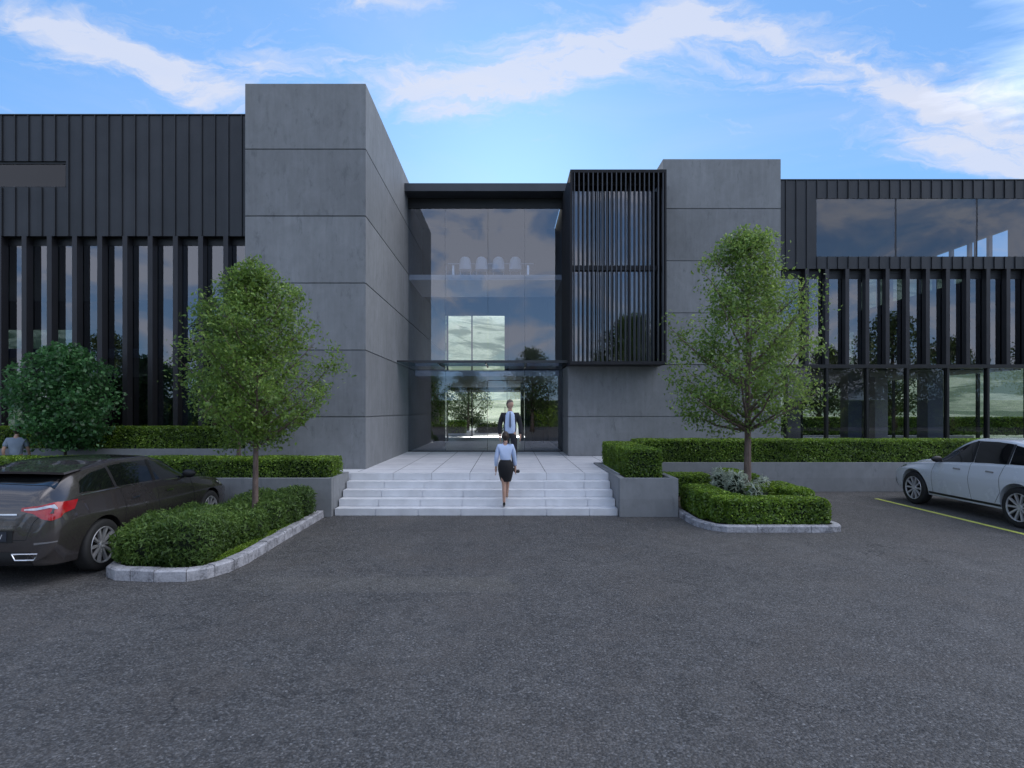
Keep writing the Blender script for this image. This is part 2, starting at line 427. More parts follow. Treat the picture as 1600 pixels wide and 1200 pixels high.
fr = gl
x = -12.398 - 20*.6447
xs = []
while x < LX1:
    if x > LX0: xs.append(x)
    x += .6447
for i in range(0, len(xs)-1):
    pass
pane('pane', LX0+.01, LX1-.01, LY+.215, .84, 6.45, gl)
MB().box(LX0, LX1-.001, LY+.28, 23.9, 3.55, 3.79).build('floor_slab', M['slab'], B)
MB().box(LX0, LX1-.001, LY+.20, 24.2, 9.30, 9.60).build('roof', M['black'], B)
MB().box(LX0, LX1-.001, LY+.28, 23.9, 6.7, 6.8).build('ceiling', M['int_wall'], B)
mb = MB()   # rear wall with openings
def wall_holes(mb, x0, x1, y0, y1, z0, z1, holes, mi=0):
    cuts = sorted({x0, x1, *[h[0] for h in holes], *[h[1] for h in holes]})
    cuts = [c for c in cuts if x0 <= c <= x1]
    for a, b in zip(cuts[:-1], cuts[1:]):
        z = z0
        for h in sorted([h for h in holes if h[0] <= a+1e-6 and h[1] >= b-1e-6], key=lambda h: h[2]):
            if h[2] > z: mb.box(a, b, y0, y1, z, h[2], mi)
            z = h[3]
        if z1 > z: mb.box(a, b, y0, y1, z, z1, mi)
lw = [(-24, -22.6, 3.9, 5.6), (-21.6, -20.6, 3.9, 5.5), (-20.1, -19.2, 3.9, 5.35), (-18.6, -17.9, 3.9, 5.35), (-14.0, -13.1, 3.9, 5.7), (-13.9, -13.0, .9, 3.2), (-21.5, -18.6, .9, 3.0)]
lw = [(-24, -18.0, 3.9, 5.55), (-14.0, -13.1, 3.9, 5.7), (-13.9, -13.0, .9, 3.2), (-21.5, -18.6, .9, 3.0)]
cuts = MB(); 
# holes that overlap in x are split so every strip knows its openings
def split(hs):
    xs = sorted({h[0] for h in hs} | {h[1] for h in hs}); out = []
    for h in hs:
        c = [x for x in xs if h[0] <= x <= h[1]]
        for a, b in zip(c[:-1], c[1:]): out.append((a, b, h[2], h[3]))
    return out
wall_holes(cuts, LX0, LX1, 24.0, 24.2, .4, 9.3, split(lw)); cuts.build('rear_wall', M['int_dark'], B)
MB().box(LX0-.25, LX0-.001, LY, 24.2, 0, 9.72).build('end_wall', M['clad'], B)
for cx, cy in ((-8.95, 16.1), (-14.9, 16.6), (-20.6, 16.1), (-11.9, 20)):
    MB().box(cx-.24, cx+.24, cy-.24, cy+.24, .77, 3.55).box(cx-.2, cx+.2, cy-.2, cy+.2, 3.79, 6.7).build('column', M['column'], B)
MB().box(LX0, LX1-.001, LY, 24.2, 0, .76).build('plinth', M['conc2'], B)

# ---- right wing
RX0, RX1, RY = 8.51, 17.15, 18.85
cladding('metal_cladding', RX0, RX1, RY, 6.81, 9.70, holes=[(10.07, RX1-.12, 7.21, 9.11)], phase=.2)
w = MB().box(10.08, RX1-.13, RY+.05, RY+.1, 7.205, 7.215).build('window', M['fin'], B)
for mx in (12.67, 15.33): MB().box(mx-.03, mx+.03, RY+.03, RY+.11, 7.22, 9.10).build('mullion', M['fin'], w)
for a, b in ((10.08, 12.64), (12.70, 15.30), (15.36, RX1-.13)): pane('pane', a, b, RY+.02, 7.212, 9.108, w, 'glass_w')
for k in range(0, 12):
    x = 9.752+.6585*k
    if x < RX1: MB().box(x-.062, x+.062, RY-.02, RY+.17, 3.68, 6.808).build('fin', M['fin'], B)
MB().box(RX0, RX1, RY-.04, RY+.28, 3.56, 3.678).build('ledge', M['black'], B)
g = MB().box(RX0, RX1, RY+.18, RY+.26, 6.52, 6.56).box(RX0, RX1, RY+.19, RY+.24, 6.56, 6.70, 1).box(RX0, RX1, RY+.18, RY+.26, 6.70, 6.81).build('glazing', [M['black'], M['fin']], B)
pane('pane', RX0+.001, RX1-.001, RY+.20, 3.68, 6.519, g)
g = MB()
for k in range(-1, 12, 2):
    x = 9.752+.6585*k
    if RX0+.1 < x < RX1: g.box(x-.035, x+.035, RY-.03, RY+.14, .76, 3.558)
g.box(RX0, RX1, RY-.02, RY+.12, .752, .80)
g = g.build('storefront_frame', M['black'], B)
pane('pane', RX0+.001, RX1-.001, RY+.05, .80, 3.556, g, 'glass_s')
MB().box(RX0, RX1-.12, RY+.30, 27.9, 3.52, 3.70).build('floor_slab', M['int_wall'], B)
MB().box(RX0, RX1, RY+.19, 28.2, 9.25, 9.55).build('roof', M['int_wall'], B)
mb = MB(); wall_holes(mb, RX0, RX1, 28.0, 28.2, .4, 9.25, split([(RX0+.3, 10.2, .78, 3.2), (11.2, 13.9, .78, 3.2), (14.3, 16.9, .78, 3.3), (16.4, 16.9, 4, 6)])); mb.build('rear_wall', M['int_dark'], B)
mb = MB()   # glazed end wall of the upper floor
mb.box(RX1-.12, RX1, RY+.181, 28, 3.7, 7.0).box(RX1-.12, RX1, RY+.181, 28, 8.37, 9.249)
y = 19.6
while y < 28: mb.box(RX1-.12, RX1, y-.06, y+.06, 7.0, 8.37); y += .88
mb.box(RX1-.12, RX1, RY+.181, 19.54, 7.0, 8.37)
mb.build('end_wall', M['int_wall'], B)
mb = MB().box(RX1-.1, RX1, RY+.2, 28, .76, .9)
for y in (21, 23.3, 25.6, 27.9): mb.box(RX1-.1, RX1, y-.04, y+.04, .9, 3.52)
mb.build('end_glazing_frame', M['black'], B)
for cx, cy, s in ((14.95, 20.45, .27), (12.35, 20.8, .24), (15.1, 23.6, .26), (10.9, 24.5, .26), (13.0, 26.4, .25)):
    MB().box(cx-s, cx+s, cy-s, cy+s, .752, 3.52).build('column', M['column'], B)
MB().box(RX0, RX1, 18.95, 28, 0, .745).build('plinth', M['conc2'], B)

# ---- louvred bay
bx0, bx1, by0, by1, bz0, bz1 = 1.825, 4.66, 17.1, 19.84, 3.575, 9.33
o = MB().box(bx0, bx1+.025, by0, by1, bz1-.09, bz1).box(bx0, bx1+.025, by0, 17.97, bz0-.03, bz0+.06) \
    .box(bx0, bx0+.07, by0, by1, bz0+.06, bz1-.09).box(bx1-.03, bx1+.025, by0, 17.97, bz0+.06, bz1-.09).box(bx0+.07, 4.79, 18.6, 19.84, bz0+.06, bz1-.09).build('bay_frame', simple('matt bronze frame', (.030, .031, .035), .85, 0, .1, 2, spec=.15), B)
n = 20
for i in range(n):
    x = bx0+.125 + i*(bx1-bx0-.2)/(n-1)
    MB().box(x-.016, x+.016, by0+.004, by0+.13, bz0+.061, bz1-.091).build('louvre', M['louvre'], B)
g = MB().box(bx0+.071, bx1-.031, 17.80, 17.88, 9.14, bz1-.091).box(bx0+.071, bx1-.031, 17.74, 17.88, 6.49, 6.64).box(bx0+.071, bx1-.031, 17.80, 17.88, bz0+.061, bz0+.12)
for x in (2.75, 3.7): g.box(x-.02, x+.02, 17.81, 17.87, bz0+.12, 6.49); g.box(x-.02, x+.02, 17.81, 17.87, 6.64, 9.14)
g = g.build('bay_window', M['slab'], B)
g.data.materials[0] = M['fin']
pane('pane', bx0+.072, bx1-.032, 17.84, bz0+.1, 9.15, g)

# ---- entrance: roof canopy, glass wall, glass canopy
MB().box(-3.478, 2.6, 19.2, 20.3, 9.49, 9.75).build('roof_canopy', M['fascia'], B)
MB().box(1.83, 2.6, 19.25, 19.84, 9.331, 9.489).build('canopy_packer', M['black'], B)
MB().box(-3.478, 1.85, 20.31, 32, 9.52, 9.70).build('roof', M['black'], B)
g = MB().box(-3.478, 1.859, 19.86, 20.0, 9.15, 9.489).build('entrance_frame', M['black'], B)
MB().box(-3.478, 1.859, 19.88, 19.97, ZT+.001, ZT+.03).build('threshold', M['black'], B)
ex = [-3.47, -2.19, .45, 1.855]
ex = [-3.47, -2.20, -.72, .55, 1.855]
ez = [ZT+.03, 3.62, 6.74, 9.15]
for a, b in zip(ex[:-1], ex[1:]):
    for c, d in zip(ez[:-1], ez[1:]): pane('pane', a+.004, b-.004, 19.90, c+.004, d-.004, g, 'glass_e', .02)
mb = MB()
for x in (-2.2, .55):   # slim glass fins behind the joints
    mb.box(x-.008, x+.008, 19.95, 20.25, ZT+.04, 9.14)
mb.build('glass_fin', M['glass_c'], g)
MB().box(-3.4, 1.8, 32.21, 37.2, 3.35, 3.5).build('rear_sun_block', M['int_dark'], B)  # added overhang, keeps the sun patch off the lobby floor
MB().box(-3.478, 1.859, 20.15, 23.2, 6.74, 6.92).build('gallery_slab', M['slab'], B)
MB().box(-3.478, 1.859, 23.2, 23.3, 6.92, 9.5).build('gallery_wall', M['int_dark'], B)
MB().box(-3.478, 1.859, 21.4, 31.9, 3.45, 3.66).build('floor_slab', M['slab'], B)
MB().box(.0, 1.859, 27.0, 27.2, 3.66, 9.5).box(.55, 1.859, 27.0, 27.2, ZT, 3.45).build('lobby_partition', M['int_wall'], B)
mb = MB(); wall_holes(mb, -3.478, 1.859, 32.0, 32.2, .4, 9.5, [(-3.46, .9, ZT, 3.3), (-3.46, .9, 4.3, 7.45)][0:1] and split([(-3.46, 1.2, ZT, 3.3), (-3.46, -.18, 4.2, 7.45)])); mb.build('rear_wall', M['int_dark'], B)
for x in (-3.40, -2.05, -.2): MB().box(x-.035, x+.035, 32.03, 32.12, 4.2, 7.45).build('rear_mullion', M['fin'], B)
for x in (-2.05, .9): MB().box(x-.035, x+.035, 32.03, 32.12, ZT, 3.3).build('rear_mullion', M['fin'], B)
# glass canopy over the doors
MB().box(-3.478, 1.824, 17.94, 19.86, 3.70, 3.725).build('glass_canopy', M['glass_c'], B)
mb = MB().box(-3.0, 1.824, 17.90, 17.94, 3.655, 3.735).box(-3.478, -3.0, 17.90, 17.94, 3.68, 3.73)
for x in (-2.2, -.72, .55): mb.box(x-.02, x+.02, 17.94, 19.86, 3.63, 3.699)
mb.build('canopy_rail', M['louvre'], B)
# door leaves with pull handles
mb = MB()
for x in (-.72-.012, -.06, .55): mb.box(x-.006, x+.006, 19.87, 19.899, ZT+.03, 3.2)
mb.box(-.72, .55, 19.87, 19.899, 3.2, 3.22)
d = mb.build('door_frame', M['louvre'], B)
MB().tube([(-.13, 19.84, 1.5), (-.13, 19.84, 2.3)], .012).tube([(.01, 19.84, 1.5), (.01, 19.84, 2.3)], .012).build('handle', M['steel'], d)

# gallery furniture
def make_chair():
    t = empty('shell_chair', label='', cat='chair')
    mb = MB(); rows = []
    for j in range(9):
        z = .44+.42*j/8; w = .23*(1-.30*(j/8)**2.2)
        if j == 8: w = .12
        if j == 7: w = .175
        rows.append([(w*math.cos(a), -.02-.22*math.sin(a)*.6 - .05*j/8, z) for a in np.linspace(.12, math.pi-.12, 11)])
    vs = [v for r in rows for v in r]; fs = [(j*11+i, j*11+i+1, (j+1)*11+i+1, (j+1)*11+i) for j in range(8) for i in range(10)]
    mb.add(vs, fs); s = mb.build('backrest', M['chair'], t, smooth=0)
    mb = MB(); mb.box(-.22, .22, -.14, .26, .42, .45); mb.build('seat', M['chair'], t, bevel=.01)
    for sx in (-.18, .18):
        for sy in (-.1, .22): MB().tube([(sx, sy, .42), (sx*1.15, sy*1.1, 0)], .012).build('leg', M['steel'], t)
    return t
def copy_tree(o, parent=None):
    c = o.copy(); COL.objects.link(c)
    if parent: c.parent = parent
    for ch in list(o.children): copy_tree(ch, c)
    return c
ch0 = make_chair()
wd = ['leftmost', 'second from the left', 'third from the left', 'rightmost']
for i, x in enumerate((-1.60, -1.0, -.38, .24)):
    c = ch0 if i == 0 else copy_tree(ch0)
    c.location = (x, 21.2, 6.921)
    c['label'] = 'white rounded chair back behind the upper entrance glass, %s of four' % wd[i]; c['group'] = 'chairs on the upper gallery'
t = empty('meeting_table', (-.68, 21.9, 6.921), 0, 'long pale table behind the four gallery chairs', 'table')
MB().box(-1.6, 1.6, -.45, .45, .70, .74).build('tabletop', M['slab'], t)
for sx in (-1.4, 1.4): MB().box(sx-.04, sx+.04, -.35, .35, 0, .70).build('leg', M['steel'], t)

# ------------------------------------------------------------------ planters and kerbs
def planter(name, x0, x1, y0, y1, z1, label, th=.13, mat='conc2', soil=True):
    t = empty(name, ((x0+x1)/2, (y0+y1)/2, 0), 0, label, 'planter')
    cx, cy = (x0+x1)/2, (y0+y1)/2; a, b = (x1-x0)/2, (y1-y0)/2
    MB().box(-a, a, -b, -b+th, 0, z1).box(-a, a, b-th, b, 0, z1).box(-a, -a+th, -b+th, b-th, 0, z1).box(a-th, a, -b+th, b-th, 0, z1).build('concrete_wall', M[mat], t, bevel=.006)
    if soil: MB().box(-a+th+.001, a-th-.001, -b+th+.001, b-th-.001, .05, z1-.06).build('soil', M['soil'], t)
    return t
planter('planter_box', 2.262, 3.46, 11.75, 15.38, .79, 'grey concrete planter box beside the entrance steps holding a clipped hedge')
planter('planter_wall', 3.30, 24, 15.40, 16.75, .78, 'long low concrete planter wall in front of the right glazing')
planter('planter_wall', -26, -3.62, 11.75, 13.04, .79, 'low concrete planter wall behind the brown car')
planter('planter_wall', -26, -6.43, 14.02, 14.71, 1.24, 'upper concrete planter wall along the finned left wing', th=.1)

def offset_poly(pts, d):
    n = len(pts); out = []
    for i in range(n):
        p0, p1, p2 = Vector(pts[i-1]), Vector(pts[i]), Vector(pts[(i+1) % n])
        e1 = (p1-p0).normalized(); e2 = (p2-p1).normalized()
        n1 = Vector((-e1.y, e1.x)); n2 = Vector((-e2.y, e2.x)); b = (n1+n2).normalized()
        out.append(tuple(p1 + b*d/max(.4, b.dot(n1))))
    return out
def resample(pts, step):
    out = []
    n = len(pts)
    for i in range(n):
        a, b = Vector(pts[i]), Vector(pts[(i+1) % n]); m = max(1, round((b-a).length/step))
        for k in range(m): out.append(tuple(a.lerp(b, k/m)))
    return out
def smooth_poly(pts, it=2):
    for _ in range(it):
        q = []
        for i in range(len(pts)):
            a, b = Vector(pts[i]), Vector(pts[(i+1) % len(pts)])
            q += [tuple(a.lerp(b, .25)), tuple(a.lerp(b, .75))]
        pts = q
    return pts
def kerb_island(name, pts, h, w, label, top, block=.3):
    """closed ring of kerb stones round a bed; pts counter-clockwise"""
    t = empty(name, (0, 0, 0), 0, label, 'kerb')
    outer = pts; inner = offset_poly(pts, w)
    n = len(pts); mb = MB(); acc = 0
    L = 0; start = 0
    # walk along, make blocks
    i = 0
    while i < n:
        j = i; d = 0
        while j < n and d < block:
            d += (Vector(pts[(j+1) % n])-Vector(pts[j])).length; j += 1
        idx = [k % n for k in range(i, j+1)]
        o = [Vector(outer[k]) for k in idx]; q = [Vector(inner[k]) for k in idx]
        if len(o) >= 2:
            def trim(l):
                l = list(l); a = (l[1]-l[0]); b = (l[-2]-l[-1])
                l[0] = l[0]+a.normalized()*.005; l[-1] = l[-1]+b.normalized()*.005; return l
            o = trim(o); q = trim(q); hh = h+random.uniform(-.006, .006); m = len(o); bev = .022
            vs = []
            for u, v in zip(o, q):
                dn = (v-u).normalized()
                vs += [(u.x, u.y, 0), (u.x, u.y, hh-bev), (u.x+dn.x*bev, u.y+dn.y*bev, hh), (v.x-dn.x*.01, v.y-dn.y*.01, hh), (v.x, v.y, hh-.01), (v.x, v.y, 0)]
            fs = [(a*6+k, (a+1)*6+k, (a+1)*6+(k+1) % 6, a*6+(k+1) % 6) for a in range(m-1) for k in range(6)]
            fs += [tuple(range(6)), tuple(range((m-1)*6, m*6))[::-1]]
            mb.add(vs, fs)
        i = j
    mb.build('kerb_stones', M['kerb'], t, fix=True)
    bed = MB(); bed.prism(offset_poly(pts, w*.5), .003, h-.035); bed.build('planting_bed', M[top], t, fix=True)
    return t
L_isl = [(-5.42, 11.70), (-5.42, 8.4), (-5.40, 7.9), (-5.28, 7.55), (-5.05, 7.38), (-4.5, 7.30), (-4.1, 7.32), (-3.9, 7.45), (-3.76, 7.75), (-3.71, 8.2), (-3.74, 9.5), (-3.76, 11.70)]
L_isl = resample(L_isl, .12)
kerb_island('kerb_island', L_isl, .15, .15, 'stone kerbed island beside the brown car with mossy bed', 'moss')
R_isl = [(3.50, 15.36), (3.48, 12.0), (3.48, 11.0), (3.54, 10.7), (3.68, 10.42), (3.9, 10.28), (4.2, 10.26), (5.75, 10.26), (5.95, 10.32), (6.03, 10.48), (6.05, 10.7), (6.05, 15.36)]
R_isl = resample(R_isl, .12)
kerb_island('kerb_island', R_isl, .12, .13, 'pale kerbed island beside the planter box and right tree', 'soil', block=.9)

# ------------------------------------------------------------------ foliage
def leaves_mesh(name, C, N, size, aspect=.6, tint=None, fold=.25):
    """C (n,3) leaf centres, N (n,3) leaf normals; every leaf is a folded diamond of two triangles"""
    n = len(C); N = N/np.linalg.norm(N, axis=1, keepdims=True)
    r = rng.normal(size=(n, 3)); A = np.cross(N, r); A /= np.linalg.norm(A, axis=1, keepdims=True); Bv = np.cross(N, A)
    s = (size*rng.uniform(.6, 1.35, n))[:, None]
    v = np.stack([C-A*s*.5, C+Bv*s*aspect*.5+N*s*fold*.5, C+A*s*.5, C-Bv*s*aspect*.5+N*s*fold*.5], 1).reshape(-1, 3)
    me = bpy.data.meshes.new(name)
    me.vertices.add(4*n); me.vertices.foreach_set('co', v.ravel().astype(np.float32))
    base = np.arange(n)*4
    tri = np.stack([base, base+1, base+2, base, base+2, base+3], 1).ravel()
    me.loops.add(6*n); me.loops.foreach_set('vertex_index', tri.astype(np.int32))
    me.polygons.add(2*n); me.polygons.foreach_set('loop_start', np.arange(0, 6*n, 3, dtype=np.int32))
    me.update(calc_edges=True)
    if tint is None: tint = np.clip(rng.beta(2, 2.6, n), 0, 1)
    at = me.attributes.new('tint', 'FLOAT', 'POINT'); at.data.foreach_set('value', np.repeat(tint, 4).astype(np.float32))
    return me

def vnoise(P, f, seed=0):
    """cheap smooth noise from sines"""
    r = np.random.default_rng(seed); o = 0
    for k in range(5):
        d = r.normal(size=3); d /= np.linalg.norm(d); o = o+np.sin(P@d*f*(1+.5*k)+r.uniform(0, 6.28))/(1+.4*k)
    return o/2.6

def hedge_boxes(name, boxes, label, mat='hedge', leaf=.052, dens=2400, rough=.05, cat='hedge', group=None, sides='all', rnd=.05):
    """clipped hedge made of one or more boxes (x0,x1,y0,y1,z0,z1): dark light-blocking core and a shell of small leaves"""
    ox, oy = boxes[0][0], boxes[0][2]
    t = empty(name, (ox, oy, boxes[0][4]), 0, label, cat, group)
    Cs = []; Ns = []; oz = boxes[0][4]
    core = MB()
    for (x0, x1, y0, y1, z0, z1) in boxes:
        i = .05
        core.box(x0+i-ox, x1-i-ox, y0+i-oy, y1-i-oy, z0-oz, z1-i-oz)  # solid dark box added inside the leaves to block light
        faces = [((x0, y0, z0), (x1-x0, 0, 0), (0, 0, z1-z0), (0, -1, 0)), ((x0, y1, z0), (x1-x0, 0, 0), (0, 0, z1-z0), (0, 1, 0)),
                 ((x0, y0, z0), (0, y1-y0, 0), (0, 0, z1-z0), (-1, 0, 0)), ((x1, y0, z0), (0, y1-y0, 0), (0, 0, z1-z0), (1, 0, 0)),
                 ((x0, y0, z1), (x1-x0, 0, 0), (0, y1-y0, 0), (0, 0, 1))]
        for o, u, v, nn in faces:
            u, v, o, nn = map(np.array, (u, v, o, nn))
            if nn[1] == 1 and sides == 'front': continue
            area = np.linalg.norm(u)*np.linalg.norm(v); k = int(area*dens)
            if k < 3: continue
            a, b = rng.random((k, 1)), rng.random((k, 1))
            P = o+u*a+v*b
            off = -rng.exponential(.028, (k, 1)) + rough*vnoise(P, 9, 3)[:, None]*.8+.012 + rng.normal(size=(k, 1))*.008
            P = P+nn*off
            P += rng.normal(size=P.shape)*.008
            c = np.array([(x0+x1)/2, (y0+y1)/2, (z0+z1)/2]); hs = np.array([(x1-x0)/2, (y1-y0)/2, (z1-z0)/2])
            rr_ = min(rnd, hs.min()*.9); cl_ = np.clip(P-c, -(hs-rr_), hs-rr_); dl_ = P-c-cl_
            ln_ = np.linalg.norm(dl_, axis=1, keepdims=True); ov = np.maximum(ln_-rr_, 0)
            near_ = ln_ > rr_*.75
            P = np.where(near_, c+cl_+dl_/np.maximum(ln_, 1e-6)*(rr_+np.minimum(ov, .02)), P)
            Cs.append(P); Ns.append(nn*1.0+rng.normal(size=P.shape)*.75+np.array([0, 0, .35]))
    C = np.concatenate(Cs); N = np.concatenate(Ns)
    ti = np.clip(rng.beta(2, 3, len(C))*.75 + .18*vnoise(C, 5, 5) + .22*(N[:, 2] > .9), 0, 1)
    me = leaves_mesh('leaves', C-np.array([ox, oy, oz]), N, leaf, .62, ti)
    core.build('dark_core', M['core'], t)
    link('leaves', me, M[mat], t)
    return t
hedge_boxes('hedge', [(3.5, 17.5, 15.56, 16.5, .72, 1.36)], 'long clipped hedge on the planter wall in front of the right glazing', dens=2500, sides='front')
hedge_boxes('hedge', [(2.52, 3.26, 12.28, 15.5, .74, 1.33)], 'clipped hedge filling the concrete planter box beside the steps', dens=3000, leaf=.048)
hedge_boxes('hedge', [(-17, -3.69, 11.95, 12.75, .74, 1.165)], 'lower clipped hedge on the wall behind the brown car', dens=2700, sides='front', leaf=.048)
hedge_boxes('hedge', [(-17, -6.62, 14.14, 14.60, 1.2, 1.76)], 'upper clipped hedge under the dark fins of the left wing', dens=2400, sides='front')
hedge_boxes('hedge', [(3.66, 4.30, 10.95, 12.3, .09, .60), (3.98, 5.86, 10.44, 10.98, .09, .55), (3.80, 4.5, 10.60, 11.2, .09, .56)],
            'low hedge along the front and left of the right tree island', leaf=.052, dens=2900, rnd=.13)
hedge_boxes('hedge', [(5.42, 5.93, 11.1, 12.5, .09, .64)], 'short low hedge on the outer edge of the right tree island', leaf=.052, dens=2900, rnd=.13)
hedge_boxes('hedge', [(3.75, 4.95, 14.0, 14.7, .09, .60)], 'low hedge at the rear left of the right tree island', leaf=.052, dens=2700, rnd=.13)
hedge_boxes('hedge', [(5.40, 5.93, 13.5, 15.1, .09, .66)], 'low hedge behind the right tree trunk against the planter wall', leaf=.052, dens=2700, rnd=.13)

def shrub_mass(name, blobs, label, mat='shrub', leaf=.07, dens=2600, cat='shrub', group=None, aspect=.28, up=.6):
    """loose shrub: ellipsoid clumps (x,y,z,rx,ry,rz) bearing upright sprays"""
    ox, oy, oz = blobs[0][0], blobs[0][1], .1
    t = empty(name, (ox, oy, oz), 0, label, cat, group)
    Cs = []; Ns = []; T = []; core = MB()
    for (x, y, z, rx, ry, rz) in blobs:
        k = int(dens*(rx*ry+ry*rz+rx*rz)*4)
        d = rng.normal(size=(k, 3)); d /= np.linalg.norm(d, axis=1, keepdims=True)
        rr = 1-np.abs(rng.normal(size=(k, 1)))*.16
        P = np.sign(d)*np.abs(d)**.75*rr
        P *= (1+.10*vnoise(d*3, 2.6, int(x*10) % 97)[:, None])
        P = P*np.array([rx, ry, rz])+np.array([x, y, z]); P += rng.normal(size=P.shape)*.012
        keep = P[:, 2] > oz-.02
        P = P[keep]; d = d[keep]
        Cs.append(P); Ns.append(d*.7+rng.normal(size=P.shape)*.7)
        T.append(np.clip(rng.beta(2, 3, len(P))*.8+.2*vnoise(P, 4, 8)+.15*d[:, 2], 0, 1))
        ring = []
        nb = 10
        for j in range(5):
            ph = -math.pi/2+math.pi*j/4
            for i in range(nb):
                a = 2*math.pi*i/nb
                ring.append((x-ox+rx*.8*math.cos(ph)*math.cos(a), y-oy+ry*.8*math.cos(ph)*math.sin(a), max(0, z-oz+rz*.8*math.sin(ph))))
        core.add(ring, [(j*nb+i, j*nb+(i+1) % nb, (j+1)*nb+(i+1) % nb, (j+1)*nb+i) for j in range(4) for i in range(nb)])  # dark inner hull, stops light passing through the clump
    C = np.concatenate(Cs); N = np.concatenate(Ns)
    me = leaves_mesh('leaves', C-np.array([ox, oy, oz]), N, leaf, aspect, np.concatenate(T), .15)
    core.build('dark_core', M['core'], t); link('leaves', me, M[mat], t)
    return t
bl = []
for i in range(34):
    # ring of clumps round the left tree
    pass
def line_blobs(p0, p1, n, r, h, jit=.06):
    out = []
    for i in range(n):
        t_ = i/(n-1) if n > 1 else .5
        x = p0[0]+(p1[0]-p0[0])*t_+random.uniform(-jit, jit); y = p0[1]+(p1[1]-p0[1])*t_+random.uniform(-jit, jit)
        hh = h*random.uniform(.80, 1.12); out.append((x, y, .1+hh*.47, r*random.uniform(.9, 1.1), r*random.uniform(.9, 1.1), hh*.53))
    return out
shrub_mass('shrub', line_blobs((-5.0, 7.85), (-4.30, 7.80), 4, .34, .66) + line_blobs((-4.98, 8.2), (-4.98, 9.2), 4, .32, .64) + line_blobs((-4.35, 8.2), (-4.28, 9.0), 4, .30, .60) + line_blobs((-4.7, 8.2), (-4.66, 9.0), 3, .34, .62) + line_blobs((-4.9, 9.3), (-4.15, 9.25), 4, .27, .60),
           'dense dark green shrubs on the front of the kerbed island beside the brown car', cat='shrub')
shrub_mass('shrub', line_blobs((-4.9, 10.0), (-4.9, 11.2), 4, .30, .54) + line_blobs((-4.1, 9.9), (-4.12, 11.2), 5, .26, .56) + line_blobs((-4.6, 10.9), (-4.3, 11.2), 2, .32, .55),
           'lower green shrubs behind the trunk on the left kerbed island')
shrub_mass('silver_plant', [(4.78, 12.1, .46, .24, .22, .46), (4.52, 12.4, .5, .16, .16, .44), (5.28, 12.0, .44, .16, .16, .38), (4.95, 11.6, .36, .14, .14, .34)], 'silvery white leaved plants round the foot of the right tree', 'silver', .15, 520, 'plant', aspect=.2)
shrub_mass('low_plant', [(5.08, 11.7, .34, .30, .22, .36)], 'small green ground plant in front of the right tree trunk', 'hedge', .20, 420, 'plant', aspect=.12)

# moss and grass on the left bed
def grass_strip(name, x0, x1, y0, y1, z, n, label):
    P = np.stack([rng.uniform(x0, x1, n), rng.uniform(y0, y1, n), np.full(n, z)+rng.uniform(0, .03, n)], 1)
    N = rng.normal(size=(n, 3)); N[:, 2] *= .3
    me = leaves_mesh(name, P, N, .05, .16, np.clip(rng.beta(3, 2, n), 0, 1)); o = link(name, me, M['hedge'])
    tag(o, label, 'grass', kind='stuff')
grass_strip('grass', -4.05, -3.89, 7.8, 11.6, .125, 5200, 'thin mossy grass strip inside the left kerb')

